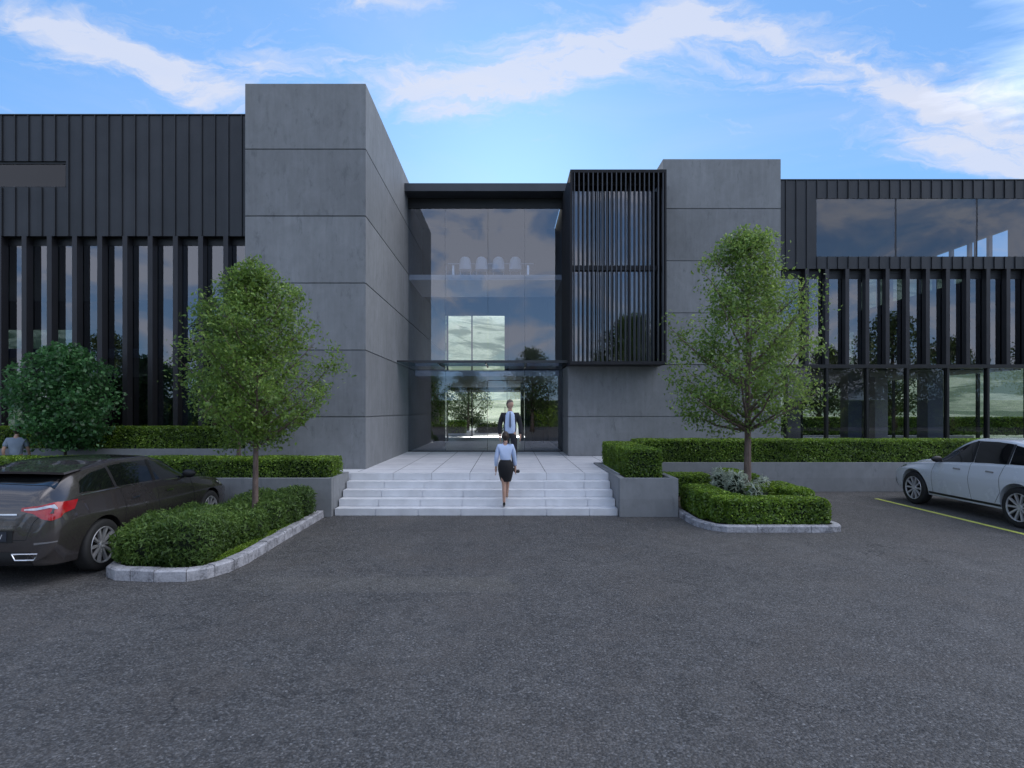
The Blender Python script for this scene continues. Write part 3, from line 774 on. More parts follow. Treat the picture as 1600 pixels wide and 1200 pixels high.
def tree(name, loc, H, z_crown, prof, label, leaf=.06, n_tips=150, per=170, trunk=.06, mat='tleaf', bark='bark', group=None, lean=0, seed=1, spread=.16, branch0=None, gaps=0, aspect=.55, trunk_kids=True):
    """prof: list of (height fraction within crown, radius). Limbs rise from the trunk to tips filling the crown volume."""
    r = random.Random(seed); nr = np.random.default_rng(seed)
    t = empty(name, loc, 0, label, 'tree', group)
    wood = MB(); tips = []
    pts = []; rad = []
    wob = [r.uniform(-1, 1) for _ in range(4)]
    for i in range(13):
        f = i/12; z = H*.93*f
        pts.append((lean*f + .03*math.sin(3*f+wob[0])*H*.25*f, .03*math.sin(4*f+wob[1])*H*.25*f, z))
        rad.append(trunk*(1-.80*f**.9)*(1+.35*math.exp(-f*22)))
    wood.tube(pts, rad, 9)
    def tr_at(z):
        f = min(.999, z/(H*.93)); i = int(f*12); u = f*12-i
        return Vector(pts[i]).lerp(Vector(pts[i+1]), u), rad[i]
    def R_at(f):
        for (a, ra), (b, rb) in zip(prof[:-1], prof[1:]):
            if a <= f <= b: return ra+(rb-ra)*(f-a)/max(1e-6, b-a)
        return prof[-1][1]
    nl = max(12, n_tips//7)
    for i in range(nl):
        f = ((i+.5)/nl)**.9; zt = z_crown+(H-z_crown)*f
        ang = i*2.399+r.uniform(-.4, .4); rr = R_at(f)*r.choice((r.uniform(.55, .8), r.uniform(.85, 1.02), r.uniform(.95, 1.14)))
        tip = Vector((rr*math.cos(ang), rr*math.sin(ang), zt))
        zb = max(z_crown*.82, zt-rr*r.uniform(.65, 1.0)); zb = min(zb, H*.88)
        b, br = tr_at(zb)
        mid = b.lerp(tip, .5)+Vector((0, 0, -.10*rr*r.random()))
        r0 = min(br*.55, .012+.022*rr)
        cur = [b, b.lerp(mid, .5)+Vector((r.uniform(-.03, .03),)*3), mid, mid.lerp(tip, .55), tip]
        wood.tube(cur, [r0, r0*.8, r0*.6, r0*.38, .003], 5, cap=False)
        # twigs
        m = 7
        for j in range(m):
            u = r.uniform(.3, 1.0); k = min(3, int(u*4)); p = cur[k].lerp(cur[k+1], u*4-k)
            L = (.16+.26*rr*(1-u*.4))
            d = Vector((r.gauss(0, 1), r.gauss(0, 1), r.gauss(.25, .8))).normalized()
            q = p+d*L*r.uniform(.5, 1.1)
            wood.tube([p, p.lerp(q, .5)+Vector((0, 0, .02)), q], [.006, .004, .002], 3, cap=False)
            tips.append((q, f)); 
            if j % 2 == 0: tips.append((p.lerp(q, .5), f))
    if gaps:
        tips = [tp for tp in tips if vnoise(np.array([[tp[0].x, tp[0].y, tp[0].z]]), 3.2, seed)[0] > -gaps]
    # extra tips inside the crown so it stays full
    Cs = []; T = []
    for q, f in tips:
        k = max(8, int(per*r.uniform(.55, 1.35))); s = spread*r.uniform(.7, 1.35)
        P = nr.normal(size=(k, 3))*np.array([s, s, s*.72])+np.array(q)
        Cs.append(P); tone = r.gauss(0, .13)
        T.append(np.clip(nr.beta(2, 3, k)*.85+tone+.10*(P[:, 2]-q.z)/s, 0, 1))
    C = np.concatenate(Cs); T = np.concatenate(T)
    # keep inside the outline (soft)
    f = (C[:, 2]-z_crown)/(H-z_crown); Rl = np.interp(f, [a for a, _ in prof], [b for _, b in prof])
    rr = np.hypot(C[:, 0]-lean*f, C[:, 1]); keep = (rr < Rl*1.22+.05) & (f > -.14) & (f < 1.03)
    C = C[keep]; T = T[keep]
    N = nr.normal(size=C.shape)+np.array([0, 0, .5])
    global rng; sv = rng; rng = nr
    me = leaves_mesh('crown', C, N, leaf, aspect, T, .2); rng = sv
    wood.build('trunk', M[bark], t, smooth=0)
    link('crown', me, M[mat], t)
    return t
T1 = tree('young_tree', (-4.34, 9.85, .1), 4.62, 1.75, [(0, .5), (.1, .92), (.18, 1.12), (.32, 1.40), (.47, 1.18), (.69, .90), (.87, .56), (.96, .28), (1, .1)],
          'young bright green tree on the kerbed island beside the brown car', .064, 320, 60, .058, seed=5, spread=.135, gaps=.55)
T2 = tree('young_tree', (5.125, 12.4, .1), 6.05, 2.0, [(0, 1.2), (.05, 1.45), (.15, 1.80), (.32, 1.6), (.52, 1.46), (.69, 1.18), (.86, .76), (.95, .42), (1, .14)],
          'tall young tree with open green crown on the right kerbed island', .078, 330, 48, .088, seed=14, spread=.165, gaps=.62, lean=-.06)
T2.rotation_euler.z = R(172)
tree('young_tree', (-6.05, 12.9, .75), 3.5, 1.1, [(0, .4), (.2, .85), (.45, .8), (.75, .5), (1, .15)], 'slim young tree half hidden behind the left island tree, in the low planter', .055, 110, 80, .05, seed=21, spread=.15)
tree('round_tree', (-10.40, 13.50, 0), 3.70, 1.55, [(0, .62), (.12, .95), (.4, 1.10), (.68, .92), (.88, .58), (1, .2)],
     'round dark green tree between the two left hedges behind the brown car', .092, 210, 42, .045, mat='dleaf', bark='barkd', seed=31, spread=.17, aspect=.7)

# far trees beyond the building and trees behind the viewer that show in the glass
far0 = tree('shade_tree', (-2.9, 41, .0), 8.5, 2.6, [(0, 1.6), (.25, 2.9), (.6, 2.6), (1, .6)], 'dark shade tree beyond the lobby seen through the entrance glass', .22, 170, 34, .22, 'fleaf', 'barkd', seed=41, spread=.42)
SPOT = [((21.5, 40, 0), 1.0, 'dark tree beyond the ground floor glazing of the right wing'), ((27.8, 42, 0), .9, 'dark tree at the far right beyond the ground floor glazing'),
        ((-17, 46, 0), 1.1, 'tree beyond the left wing seen through its upper windows'), ((14.8, 52, 0), 1.0, 'small far tree beyond the right wing storefront')]
for p, s, lab in SPOT:
    c = copy_tree(far0); c.location = p; c.scale = (s, s, s); c.rotation_euler.z = random.uniform(0, 6); c['label'] = lab
for i, (p, s) in enumerate((((2.4, -19, 0), 1.0), ((11.5, -19, 0), 1.3), ((32, -20, 0), 1.0), ((38, -19, 0), 1.4), ((46, -22, 0), 1.15), ((53, -18, 0), 1.3), ((24, -27, 0), 1.0),
                            ((-14, -22, 0), 1.1), ((-25, -19, 0), 1.2), ((-37, -23, 0), 1.1), ((17, -31, 0), .9), ((-5, -32, 0), .9), ((62, -27, 0), 1.2))):
    c = copy_tree(far0); c.location = p; c.scale = (s, s, s); c.rotation_euler.z = random.uniform(0, 6)
    c['label'] = 'car park tree standing behind the viewer, reflected in the glass'; c['group'] = 'car park trees reflected in the glass'
far0.scale = (.58, .58, .55)
hedge_boxes('added_hedge', [(-70, 110, -38, -36.5, 0, 3.4)], 'tall hedge added behind the viewer to darken the glass reflections', dens=60, leaf=.3, sides='all')  # unseen hedge added to cover the bright land in reflections
hedge_boxes('hedge', [(-4.1, -2.75, 36, 37.2, .75, 1.5)], 'bright low hedge beyond the lobby at its left', dens=500, leaf=.12)
hedge_boxes('hedge', [(1.6, 4.3, 38.5, 39.3, .75, 1.7)], 'low hedge beyond the lobby at its right', dens=400, leaf=.12)
hedge_boxes('hedge', [(13, 30, 33.4, 34.2, .75, 1.75)], 'long rear hedge beyond the right wing glazing', dens=300, leaf=.14)
shrub_mass('dry_shrub', [(-1.6, 37, 1.0, .6, .4, .5), (-.8, 37.3, 1.0, .5, .4, .4)], 'brownish shrubs beyond the lobby in the middle of the view', 'fleaf', .16, 260, 'shrub')
# potted trees in the lobby
def lobby_pot(x, y, lab, s, seed):
    t = empty('potted_tree', (x, y, ZT), 0, lab, 'potted plant')
    MB().box(-.3*s, .3*s, -.3*s, .3*s, 0, .75*s).build('pot', simple('dark clay pot', (.05, .04, .045), .6), t, bevel=.01)
    nr = np.random.default_rng(seed)
    MB().tube([(0, 0, .7*s), (.02, .01, 1.3*s), (0, 0, 2.0*s)], [.03, .022, .01], 6).build('trunk', M['barkd'], t)
    C = nr.normal(size=(1500, 3))*np.array([.26, .26, .5])*s+np.array([0, 0, 1.9*s])
    link('crown', leaves_mesh('crown', C, nr.normal(size=C.shape), .09, .6), M['dleaf'], t)
lobby_pot(-3.08, 26.0, 'dark potted tree inside the lobby against the left wall', 1.05, 3)
lobby_pot(1.30, 25.4, 'smaller potted plant inside the lobby by the right wall', .85, 4)

# ------------------------------------------------------------------ cars
def mono(xs, ys, xq):
    """monotone cubic through the keys"""
    xs = np.array(xs, float); ys = np.array(ys, float); h = np.diff(xs); d = np.diff(ys)/h
    m = np.zeros(len(xs)); m[0] = d[0]; m[-1] = d[-1]
    for i in range(1, len(xs)-1):
        m[i] = 0 if d[i-1]*d[i] <= 0 else 2*d[i-1]*d[i]/(d[i-1]+d[i])
    i = np.clip(np.searchsorted(xs, xq)-1, 0, len(h)-1); t = (xq-xs[i])/h[i]
    return ((2*t**3-3*t**2+1)*ys[i]+(t**3-2*t**2+t)*h[i]*m[i]+(-2*t**3+3*t**2)*ys[i+1]+(t**3-t**2)*h[i]*m[i+1])
def catmull(P, n):
    P = np.array(P, float); out = []
    Q = np.vstack([2*P[0]-P[1], P, 2*P[-1]-P[-2]])
    for i in range(1, len(Q)-2):
        for k in range(n):
            t = k/n; a, b, c, d = Q[i-1], Q[i], Q[i+1], Q[i+2]
            out.append(.5*((2*b)+(c-a)*t+(2*a-5*b+4*c-d)*t*t+(3*b-a-3*c+d)*t**3))
    out.append(P[-1]); return np.array(out)

def car_shell(keys, wheels, arch_r, tw):
    K = np.array(keys); ys = K[:, 0]
    L = ys[-1]
    yq = np.unique(np.concatenate([np.linspace(0, .6, 26), np.linspace(.6, L-.6, 90), np.linspace(L-.6, L, 26)]))
    cols = [mono(ys, K[:, j], yq) for j in range(1, K.shape[1])]
    rings = []
    for i, y in enumerate(yq):
        zb, wl, wm, zm, wb, zbl, wr, zr, zt = [c[i] for c in cols]
        half = [(0, zb), (wl*.6, zb), (wl*.93, zb+.005), (wl, zb+.07), (wm-.012, zm-.16), (wm, zm-.02), (wm-.004, zm+.07), (wb+.012, zbl-.03), (wb-.012, zbl+.012),
                (wb+(wr-wb)*.55+.012, zbl+(zr-zbl)*.52), (wr+.015, zr-.02), (wr-.06, zr+(zt-zr)*.55), (wr*.5, zt-.012), (0, zt)]
        h = catmull(half, 5)
        full = [(x, y, z) for x, z in h]+[(-x, y, z) for x, z in h[-2:0:-1]]
        rings.append(full)
    n = len(rings[0]); vs = [v for r in rings for v in r]; fs = []
    for i in range(len(rings)-1):
        for k in range(n): fs.append((i*n+k, i*n+(k+1) % n, (i+1)*n+(k+1) % n, (i+1)*n+k))
    fs.append(tuple(range(n))[::-1]); fs.append(tuple(range((len(rings)-1)*n, len(rings)*n)))
    me = bpy.data.meshes.new('body'); me.from_pydata(vs, [], fs)
    bm = bmesh.new(); bm.from_mesh(me); bmesh.ops.recalc_face_normals(bm, faces=bm.faces)
    big = [f for f in bm.faces if len(f.verts) > 4]; bmesh.ops.triangulate(bm, faces=big)
    bm.to_mesh(me); bm.free()
    bvh = BVHTree.FromPolygons([v.co.copy() for v in me.vertices], [tuple(p.vertices) for p in me.polygons])
    ob = bpy.data.objects.new('tmp_body', me); COL.objects.link(ob)
    cm = MB()
    for wy, wz in wheels:
        for s in (-1, 1):
            seg = 48; a0, a1 = s*(tw-.34), s*1.3
            vs = [(a, wy+arch_r*math.cos(2*math.pi*k/seg), wz+arch_r*math.sin(2*math.pi*k/seg)) for a in (a0, a1) for k in range(seg)]
            cm.add(vs, [tuple(range(seg))[::-1], tuple(range(seg, 2*seg))]+[(k, (k+1) % seg, seg+(k+1) % seg, seg+k) for k in range(seg)])
    cut = cm.build('tmp_cut', M['plastic'], fix=True)
    md = ob.modifiers.new('b', 'BOOLEAN'); md.object = cut; md.operation = 'DIFFERENCE'; md.solver = 'EXACT'; md.use_self = True
    bpy.context.view_layer.update()
    dg = bpy.context.evaluated_depsgraph_get(); res = bpy.data.meshes.new_from_object(ob.evaluated_get(dg))
    bpy.data.objects.remove(ob); bpy.data.objects.remove(cut)
    for p in res.polygons:
        c = p.center; mi = 0
        for wy, wz in wheels:
            if math.hypot(c.y-wy, c.z-wz) < arch_r+.004 and abs(c.x) < 1.0:
                # inner arch faces: radial or inboard disc
                if abs(p.normal.x) < .5 or abs(c.x) < tw-.3: mi = 1
        if c.z < .215 and p.normal.z < -.5: mi = 1
        p.material_index = mi
    return res, bvh

def patch(name, bvh, top, bot, mat, parent, off=.006, nu=16, nv=6, side=1, thick=.0):
    """thin panel laid on the car skin: two 3D polylines snapped on to the body surface"""
    def samp(P, t):
        P = [Vector(p) for p in P]; u = t*(len(P)-1); i = min(int(u), len(P)-2); return P[i].lerp(P[i+1], u-i)
    vs = []
    for j in range(nv+1):
        for i in range(nu+1):
            p = samp(bot, i/nu).lerp(samp(top, i/nu), j/nv); p.x *= side
            loc, nor, _, _ = bvh.find_nearest(p)
            c = Vector((0, loc.y, .7)) 
            if nor.dot(loc-Vector((0, min(max(loc.y, 1), 3.6), .7))) < 0: nor = -nor
            vs.append(loc+nor*off)
    fs = [(j*(nu+1)+i, j*(nu+1)+i+1, (j+1)*(nu+1)+i+1, (j+1)*(nu+1)+i) for j in range(nv) for i in range(nu)]
    if side < 0: fs = [f[::-1] for f in fs]
    mb = MB().add(vs, fs); return mb.build(name, M[mat] if isinstance(mat, str) else mat, parent, smooth=0)
def strip(name, bvh, pts, w, mat, parent, off=.004, side=1, n=24):
    """narrow line (shut line, trim) following the skin"""
    P = [Vector(p) for p in pts]; vs = []
    q = []
    for k in range(n+1):
        u = k/n*(len(P)-1); i = min(int(u), len(P)-2); p = P[i].lerp(P[i+1], u-i); p.x *= side; q.append(p)
    for k, p in enumerate(q):
        d = (q[min(k+1, n)]-q[max(k-1, 0)]).normalized()
        loc, nor, _, _ = bvh.find_nearest(p)
        if nor.dot(loc-Vector((0, min(max(loc.y, 1), 3.6), .7))) < 0: nor = -nor
        s = d.cross(nor).normalized()*w/2
        vs += [loc+nor*off-s, loc+nor*off+s]
    fs = [(2*k, 2*k+1, 2*k+3, 2*k+2) for k in range(n)]
    mb = MB().add(vs, fs); return mb.build(name, M[mat], parent, smooth=0)

def wheel(car, y, z, side, rad, x_out, spokes=10, twin=False, name='wheel', mat='rim'):
    w = empty(name, (side*x_out, y, z), 0 if side > 0 else math.pi, parent=car)
    rr = rad*.70; W = .225
    prof = [(-W, rr*.97), (-W, rad*.93), (-W+.03, rad*.985), (-W+.06, rad), (-.05, rad), (-.022, rad*.985), (-.004, rad*.93), (.0, rad*.84), (-.004, rr*1.03), (-.012, rr)]
    MB().lathe(prof, 48).build('tyre', M['rubber'], w, smooth=40)
    t = MB()
    for g in (-.06, -.10, -.14, -.18): t.lathe([(g-.006, rad+.0005), (g-.006, rad+.003), (g+.006, rad+.003), (g+.006, rad+.0005)], 48)
    rim = MB(); rim.lathe([(-.012, rr+.001), (-.002, rr*.985), (-.006, rr*.945), (-.03, rr*.925)], 48)
    rim.lathe([(-.035, .001), (-.022, .03), (-.026, rr*.2), (-.05, rr*.24)], 20)
    for k in range(spokes):
        a0 = 2*math.pi*k/spokes
        for da in ((-.085, .085) if twin else (0,)):
            a = a0+da; b = a0+da*2.1
            r1, r2 = rr*.17, rr*.94
            w1, w2 = rr*.055, rr*(.05 if twin else .075)
            def pt(r, ang, off, x): return (x, r*math.cos(ang)-off*math.sin(ang), r*math.sin(ang)+off*math.cos(ang))
            vs = [pt(r1, a, -w1, -.03), pt(r1, a, w1, -.03), pt(r2, b, w2, -.012), pt(r2, b, -w2, -.012),
                  pt(r1, a, -w1, -.06), pt(r1, a, w1, -.06), pt(r2, b, w2, -.05), pt(r2, b, -w2, -.05)]
            rim.add(vs, [(0, 1, 2, 3), (4, 7, 6, 5), (0, 3, 7, 4), (1, 5, 6, 2), (0, 4, 5, 1), (3, 2, 6, 7)])
    rim.build('rim', M[mat], w, smooth=35)
    MB().lathe([(-.11, .001), (-.11, rr*.92), (-.025, rr*.93)], 32).lathe([(-.085, .02), (-.085, rr*.62), (-.099, rr*.62)], 32, mi=1).build('brake_disc', [M['rimd'], M['darkgap']], w)
    return w

def mirror(car, bvh, p, side, mat):
    x, y, z = p
    mb = MB(); n = 8
    vs = []
    prof = [(-.11, .04), (-.07, .075), (.0, .085), (.06, .07), (.10, .03)]
    for dx, r in prof:
        for k in range(12):
            a = 2*math.pi*k/12; vs.append((side*(x+.10+dx), y+r*.75*math.cos(a)+.01, z+.03+r*.85*math.sin(a)))
    fs = [(i*12+k, i*12+(k+1) % 12, (i+1)*12+(k+1) % 12, (i+1)*12+k) for i in range(4) for k in range(12)]+[tuple(range(12)), tuple(range(48, 60))]
    mb.add(vs, fs); mb.tube([(side*(x-.10), y+.02, z-.03), (side*(x+.05), y+.02, z+.0)], .025, 8)
    m = mb.build('wing_mirror', M[mat], car, smooth=50, fix=True)

# ---- brown hatchback on the left
KL = [(0, .36, .60, .68, .50, .64, .60, .42, .64, .66), (.03, .30, .70, .78, .55, .74, .76, .52, .83, .85), (.08, .27, .76, .84, .62, .80, .92, .60, .99, 1.01),
      (.16, .25, .80, .875, .70, .835, 1.02, .63, 1.10, 1.14), (.28, .24, .83, .90, .76, .85, 1.05, .64, 1.19, 1.235), (.45, .23, .845, .915, .78, .86, 1.07, .65, 1.27, 1.31),
      (.62, .22, .85, .925, .78, .865, 1.08, .66, 1.335, 1.375), (1.0, .21, .855, .93, .77, .87, 1.085, .68, 1.385, 1.43), (1.5, .20, .86, .925, .74, .87, 1.08, .69, 1.43, 1.49),
      (2.1, .20, .86, .925, .72, .87, 1.065, .69, 1.42, 1.485), (2.6, .20, .86, .925, .72, .865, 1.045, .665, 1.30, 1.37), (3.05, .20, .86, .925, .72, .86, 1.015, .645, 1.12, 1.19),
      (3.3, .20, .86, .925, .72, .855, .985, .62, 1.04, 1.075), (3.7, .20, .855, .92, .71, .83, .93, .58, 1.0, 1.03), (4.1, .21, .83, .89, .68, .78, .87, .52, .935, .96),
      (4.35, .22, .77, .83, .62, .71, .80, .46, .86, .88), (4.48, .25, .70, .76, .56, .64, .72, .40, .78, .80), (4.56, .30, .58, .64, .50, .55, .62, .36, .66, .68)]
car = empty('parked_car', (-6.43, 7.0, 0), 0, 'dark brown hatchback parked by the kerbed island, red tail lamp showing', 'car')
res, bv = car_shell(KL, ((.86, .355), (3.67, .355)), .395, .925)
link('body', res, [M['brown'], M['plastic']], car, smooth=32)
for s in (1, -1):
    wheel(car, .86, .349, s, .349, .915, 10); wheel(car, 3.67, .349, s, .349, .915, 10)
    patch('window', bv, [(.74, .62, 1.24), (.72, .85, 1.335), (.72, 1.14, 1.375)], [(.86, .50, 1.12), (.86, .8, 1.10), (.86, 1.12, 1.10)], 'cglass', car, side=s)
    patch('window', bv, [(.7, 1.20, 1.38), (.7, 1.6, 1.40), (.7, 2.02, 1.395)], [(.87, 1.20, 1.105), (.87, 1.6, 1.10), (.87, 2.0, 1.095)], 'cglass', car, side=s)
    patch('window', bv, [(.7, 2.10, 1.39), (.7, 2.4, 1.33), (.68, 2.98, 1.08)], [(.87, 2.08, 1.092), (.87, 2.5, 1.08), (.87, 3.0, 1.05)], 'cglass', car, side=s)
    strip('pillar_trim', bv, [(.86, 2.05, 1.08), (.7, 2.06, 1.40)], .075, 'plastic', car, .007, s)
    strip('pillar_trim', bv, [(.86, 1.16, 1.09), (.7, 1.17, 1.385)], .05, 'plastic', car, .007, s)
    strip('door_seam', bv, [(.87, 2.06, 1.06), (.93, 2.08, .70), (.87, 2.05, .30)], .008, 'plastic', car, .002, s)
    strip('door_seam', bv, [(.87, 3.05, 1.02), (.93, 3.08, .70), (.87, 3.1, .30)], .008, 'plastic', car, .002, s)
    strip('door_seam', bv, [(.87, 1.22, 1.07), (.93, 1.30, .82), (.92, 1.28, .55), (.87, 1.42, .32)], .008, 'plastic', car, .002, s)
    strip('window_trim', bv, [(.88, .5, 1.095), (.88, 1.6, 1.08), (.88, 3.02, 1.04)], .014, 'chrome', car, .006, s)
    strip('sill_trim', bv, [(.88, 1.3, .28), (.88, 3.2, .28)], .07, 'plastic', car, .003, s)
    patch('door_handle', bv, [(.93, 1.42, .915), (.93, 1.60, .92)], [(.93, 1.42, .89), (.93, 1.60, .895)], 'chrome', car, .022, 6, 2, s)
    patch('door_handle', bv, [(.93, 2.28, .905), (.93, 2.46, .91)], [(.93, 2.28, .88), (.93, 2.46, .885)], 'chrome', car, .022, 6, 2, s)
    tl = patch('tail_lamp', bv, [(.46, .05, .985), (.66, .07, 1.01), (.84, .18, 1.03), (.90, .42, 1.045)], [(.46, .04, .945), (.64, .06, .90), (.82, .16, .88), (.90, .34, .93)], 'red', car, .012, side=s)
    patch('lens', bv, [(.50, .05, .965), (.64, .07, .98), (.80, .16, .985)], [(.50, .05, .95), (.64, .06, .95), (.80, .15, .95)], 'lens', tl, .016, 12, 2, s)
    patch('lens', bv, [(.62, .06, .90), (.76, .10, .895), (.86, .2, .90)], [(.72, .07, .84), (.78, .11, .82), (.84, .16, .85)], 'red', tl, .012, 12, 4, s)
    patch('bumper_reflector', bv, [(.66, .03, .565), (.84, .12, .575)], [(.66, .03, .54), (.84, .12, .56)], 'chrome', car, .006, 10, 2, s)
    patch('headlamp', bv, [(.55, 4.4, .78), (.74, 4.25, .82), (.86, 3.98, .86)], [(.55, 4.45, .70), (.74, 4.3, .70), (.88, 4.05, .76)], 'lens', car, .008, side=s)
    mirror(car, bv, (.86, 2.86, 1.07), s, 'plastic')
    # exhaust tip
    e = MB(); P = [(.40, -.012, .43), (.70, .005, .43), (.66, .0, .355), (.44, -.012, .355)]
    e.tube([(a*s, b, c) for a, b, c in P+[P[0]]], .011, 6); e.build('exhaust_tip', M['chrome'], car, smooth=60)
patch('rear_window', bv, [(-.60, .60, 1.335), (0, .58, 1.36), (.60, .60, 1.335)], [(-.68, .30, 1.2), (0, .30, 1.245), (.68, .30, 1.2)], 'cglass', car, .006)
patch('windscreen', bv, [(-.62, 2.45, 1.38), (0, 2.45, 1.42), (.62, 2.45, 1.38)], [(-.70, 3.25, 1.03), (0, 3.28, 1.09), (.70, 3.25, 1.03)], 'cglass', car, .006)
patch('rear_diffuser', bv, [(-.62, .02, .45), (0, .0, .46), (.62, .02, .45)], [(-.62, .05, .30), (0, .03, .30), (.62, .05, .30)], 'plastic', car, .004)
# spoiler
sp = MB(); vs = []
for i in range(17):
    x = -.68+1.36*i/16; y = .44-.05*(1-(x/.68)**2); z = 1.375+.02*(1-(x/.68)**2)
    vs += [(x, y, z), (x, y+.005, z-.03), (x*.99, y+.34, z+.01), (x*.99, y+.34, z+.028)]
fs = [(4*i+k, 4*(i+1)+k, 4*(i+1)+(k+1) % 4, 4*i+(k+1) % 4) for i in range(16) for k in range(4)]+[(0, 1, 2, 3), (67, 66, 65, 64)]
sp.add(vs, fs).build('spoiler', M['brown'], car, fix=True, smooth=40)
strip('tailgate_seam', bv, [(.80, .16, 1.0), (.62, .04, .80), (.56, .03, .60), (0, -.01, .585)], .008, 'plastic', car, .002)
strip('tailgate_seam', bv, [(.80, .16, 1.0), (.62, .04, .80), (.56, .03, .60), (0, -.01, .585)], .008, 'plastic', car, .002, -1)
strip('badge_bar', bv, [(-.42, .05, .90), (.42, .05, .90)], .018, 'chrome', car, .008)
pl = MB().box(-.40, .40, -.004, .012, .565, .715).build('plate_recess', M['plastic'], car)
pp = MB().box(-.33, .33, -.012, -.0045, .585, .70).build('number_plate', M['plate'], car)
tx = bpy.data.curves.new('plate_text', 'FONT'); tx.body = 'IV'; tx.size = .085; tx.extrude = .001; tx.align_x = 'RIGHT'
to = bpy.data.objects.new('plate_text', tx); COL.objects.link(to); to.parent = pp; to.location = (.285, -.0145, .612); to.rotation_euler = (R(90), 0, 0)
bpy.context.view_layer.update()
tm = bpy.data.meshes.new_from_object(to.evaluated_get(bpy.context.evaluated_depsgraph_get())); bpy.data.objects.remove(to)
to = link('plate_lettering', tm, M['platetext'], pp); to.location = (.285, -.0145, .612); to.rotation_euler = (R(90), 0, 0)

# ---- white crossover on the right
KR = [(0, .40, .60, .70, .60, .66, .72, .44, .76, .78), (.04, .34, .74, .82, .66, .78, .90, .56, .97, .99), (.10, .30, .80, .87, .74, .83, 1.02, .62, 1.12, 1.15),
      (.25, .28, .84, .91, .82, .86, 1.10, .65, 1.26, 1.30), (.5, .27, .86, .94, .84, .885, 1.13, .66, 1.38, 1.43), (.9, .26, .87, .955, .84, .895, 1.13, .68, 1.50, 1.55),
      (1.5, .26, .88, .95, .80, .895, 1.11, .70, 1.57, 1.625), (2.05, .26, .88, .945, .78, .89, 1.08, .70, 1.565, 1.625), (2.5, .26, .88, .945, .77, .89, 1.05, .67, 1.44, 1.515),
      (2.95, .26, .88, .945, .77, .885, 1.02, .645, 1.22, 1.29), (3.25, .26, .88, .945, .77, .875, .99, .63, 1.08, 1.12), (3.7, .26, .875, .945, .77, .85, .955, .60, 1.03, 1.06),
      (4.1, .27, .85, .915, .74, .79, .90, .54, .965, .99), (4.38, .28, .79, .85, .68, .71, .82, .47, .87, .89), (4.52, .30, .71, .77, .60, .64, .72, .42, .77, .79), (4.62, .36, .58, .64, .54, .55, .62, .36, .66, .68)]
car2 = empty('parked_car', (10.36, 9.74, 0), 0, 'white crossover parked nose in beyond the yellow bay line', 'car')
res, bv = car_shell(KR, ((.93, .385), (3.70, .385)), .435, .945)
link('body', res, [M['white'], M['plastic']], car2, smooth=32)
for s in (-1, 1):
    wheel(car2, .93, .377, s, .377, .935, 10, mat='rim'); wheel(car2, 3.70, .377, s, .377, .935, 10)
    patch('window', bv, [(.74, .62, 1.36), (.72, .85, 1.45), (.72, 1.18, 1.51)], [(.88, .55, 1.20), (.88, .8, 1.165), (.88, 1.16, 1.155)], 'cglass', car2, side=s)
    patch('window', bv, [(.7, 1.24, 1.52), (.7, 1.6, 1.545), (.7, 2.02, 1.54)], [(.89, 1.20, 1.15), (.89, 1.6, 1.14), (.89, 2.0, 1.12)], 'cglass', car2, side=s)
    patch('window', bv, [(.7, 2.10, 1.53), (.69, 2.45, 1.43), (.67, 3.0, 1.13)], [(.89, 2.08, 1.115), (.89, 2.5, 1.09), (.88, 3.10, 1.05)], 'cglass', car2, side=s)
    strip('pillar_trim', bv, [(.88, 2.05, 1.12), (.7, 2.06, 1.545)], .075, 'plastic', car2, .007, s)
    strip('pillar_trim', bv, [(.88, 1.2, 1.15), (.7, 1.21, 1.52)], .05, 'plastic', car2, .007, s)
    strip('door_seam', bv, [(.89, 2.06, 1.10), (.95, 2.08, .75), (.88, 2.05, .36)], .009, 'plastic', car2, .002, s)
    strip('door_seam', bv, [(.89, 3.05, 1.03), (.95, 3.10, .75), (.88, 3.12, .36)], .009, 'plastic', car2, .002, s)
    strip('door_seam', bv, [(.89, 1.24, 1.13), (.95, 1.32, .9), (.94, 1.32, .6), (.88, 1.48, .38)], .009, 'plastic', car2, .002, s)
    strip('sill_trim', bv, [(.88, 1.35, .34), (.88, 3.25, .34)], .05, 'plastic', car2, .003, s)
    patch('door_handle', bv, [(.95, 1.44, .985), (.95, 1.64, .99)], [(.95, 1.44, .955), (.95, 1.64, .96)], 'chrome', car2, .024, 6, 2, s)
    patch('door_handle', bv, [(.95, 2.28, .965), (.95, 2.48, .97)], [(.95, 2.28, .935), (.95, 2.48, .94)], 'chrome', car2, .024, 6, 2, s)
    patch('headlamp', bv, [(.52, 4.45, .78), (.72, 4.3, .84), (.86, 4.0, .90)], [(.52, 4.5, .68), (.72, 4.35, .72), (.88, 4.12, .78)], 'lens', car2, .008, side=s)
    patch('tail_lamp', bv, [(.5, .06, 1.0), (.84, .2, 1.06)], [(.5, .05, .90), (.84, .18, .92)], 'red', car2, .01, side=s)
    patch('bumper_intake', bv, [(.45, 4.6, .52), (.76, 4.42, .55)], [(.45, 4.6, .38), (.74, 4.42, .40)], 'plastic', car2, .006, side=s)
    mirror(car2, bv, (.87, 2.90, 1.08), s, 'plastic')
patch('windscreen', bv, [(-.62, 2.38, 1.50), (0, 2.36, 1.56), (.62, 2.38, 1.50)], [(-.72, 3.22, 1.06), (0, 3.25, 1.13), (.72, 3.22, 1.06)], 'cglass', car2, .006)
patch('rear_window', bv, [(-.60, .70, 1.44), (.60, .70, 1.44)], [(-.66, .2, 1.15), (.66, .2, 1.15)], 'cglass', car2, .006)
patch('grille', bv, [(-.42, 4.6, .66), (.42, 4.6, .66)], [(-.40, 4.62, .42), (.40, 4.62, .42)], 'plastic', car2, .006)

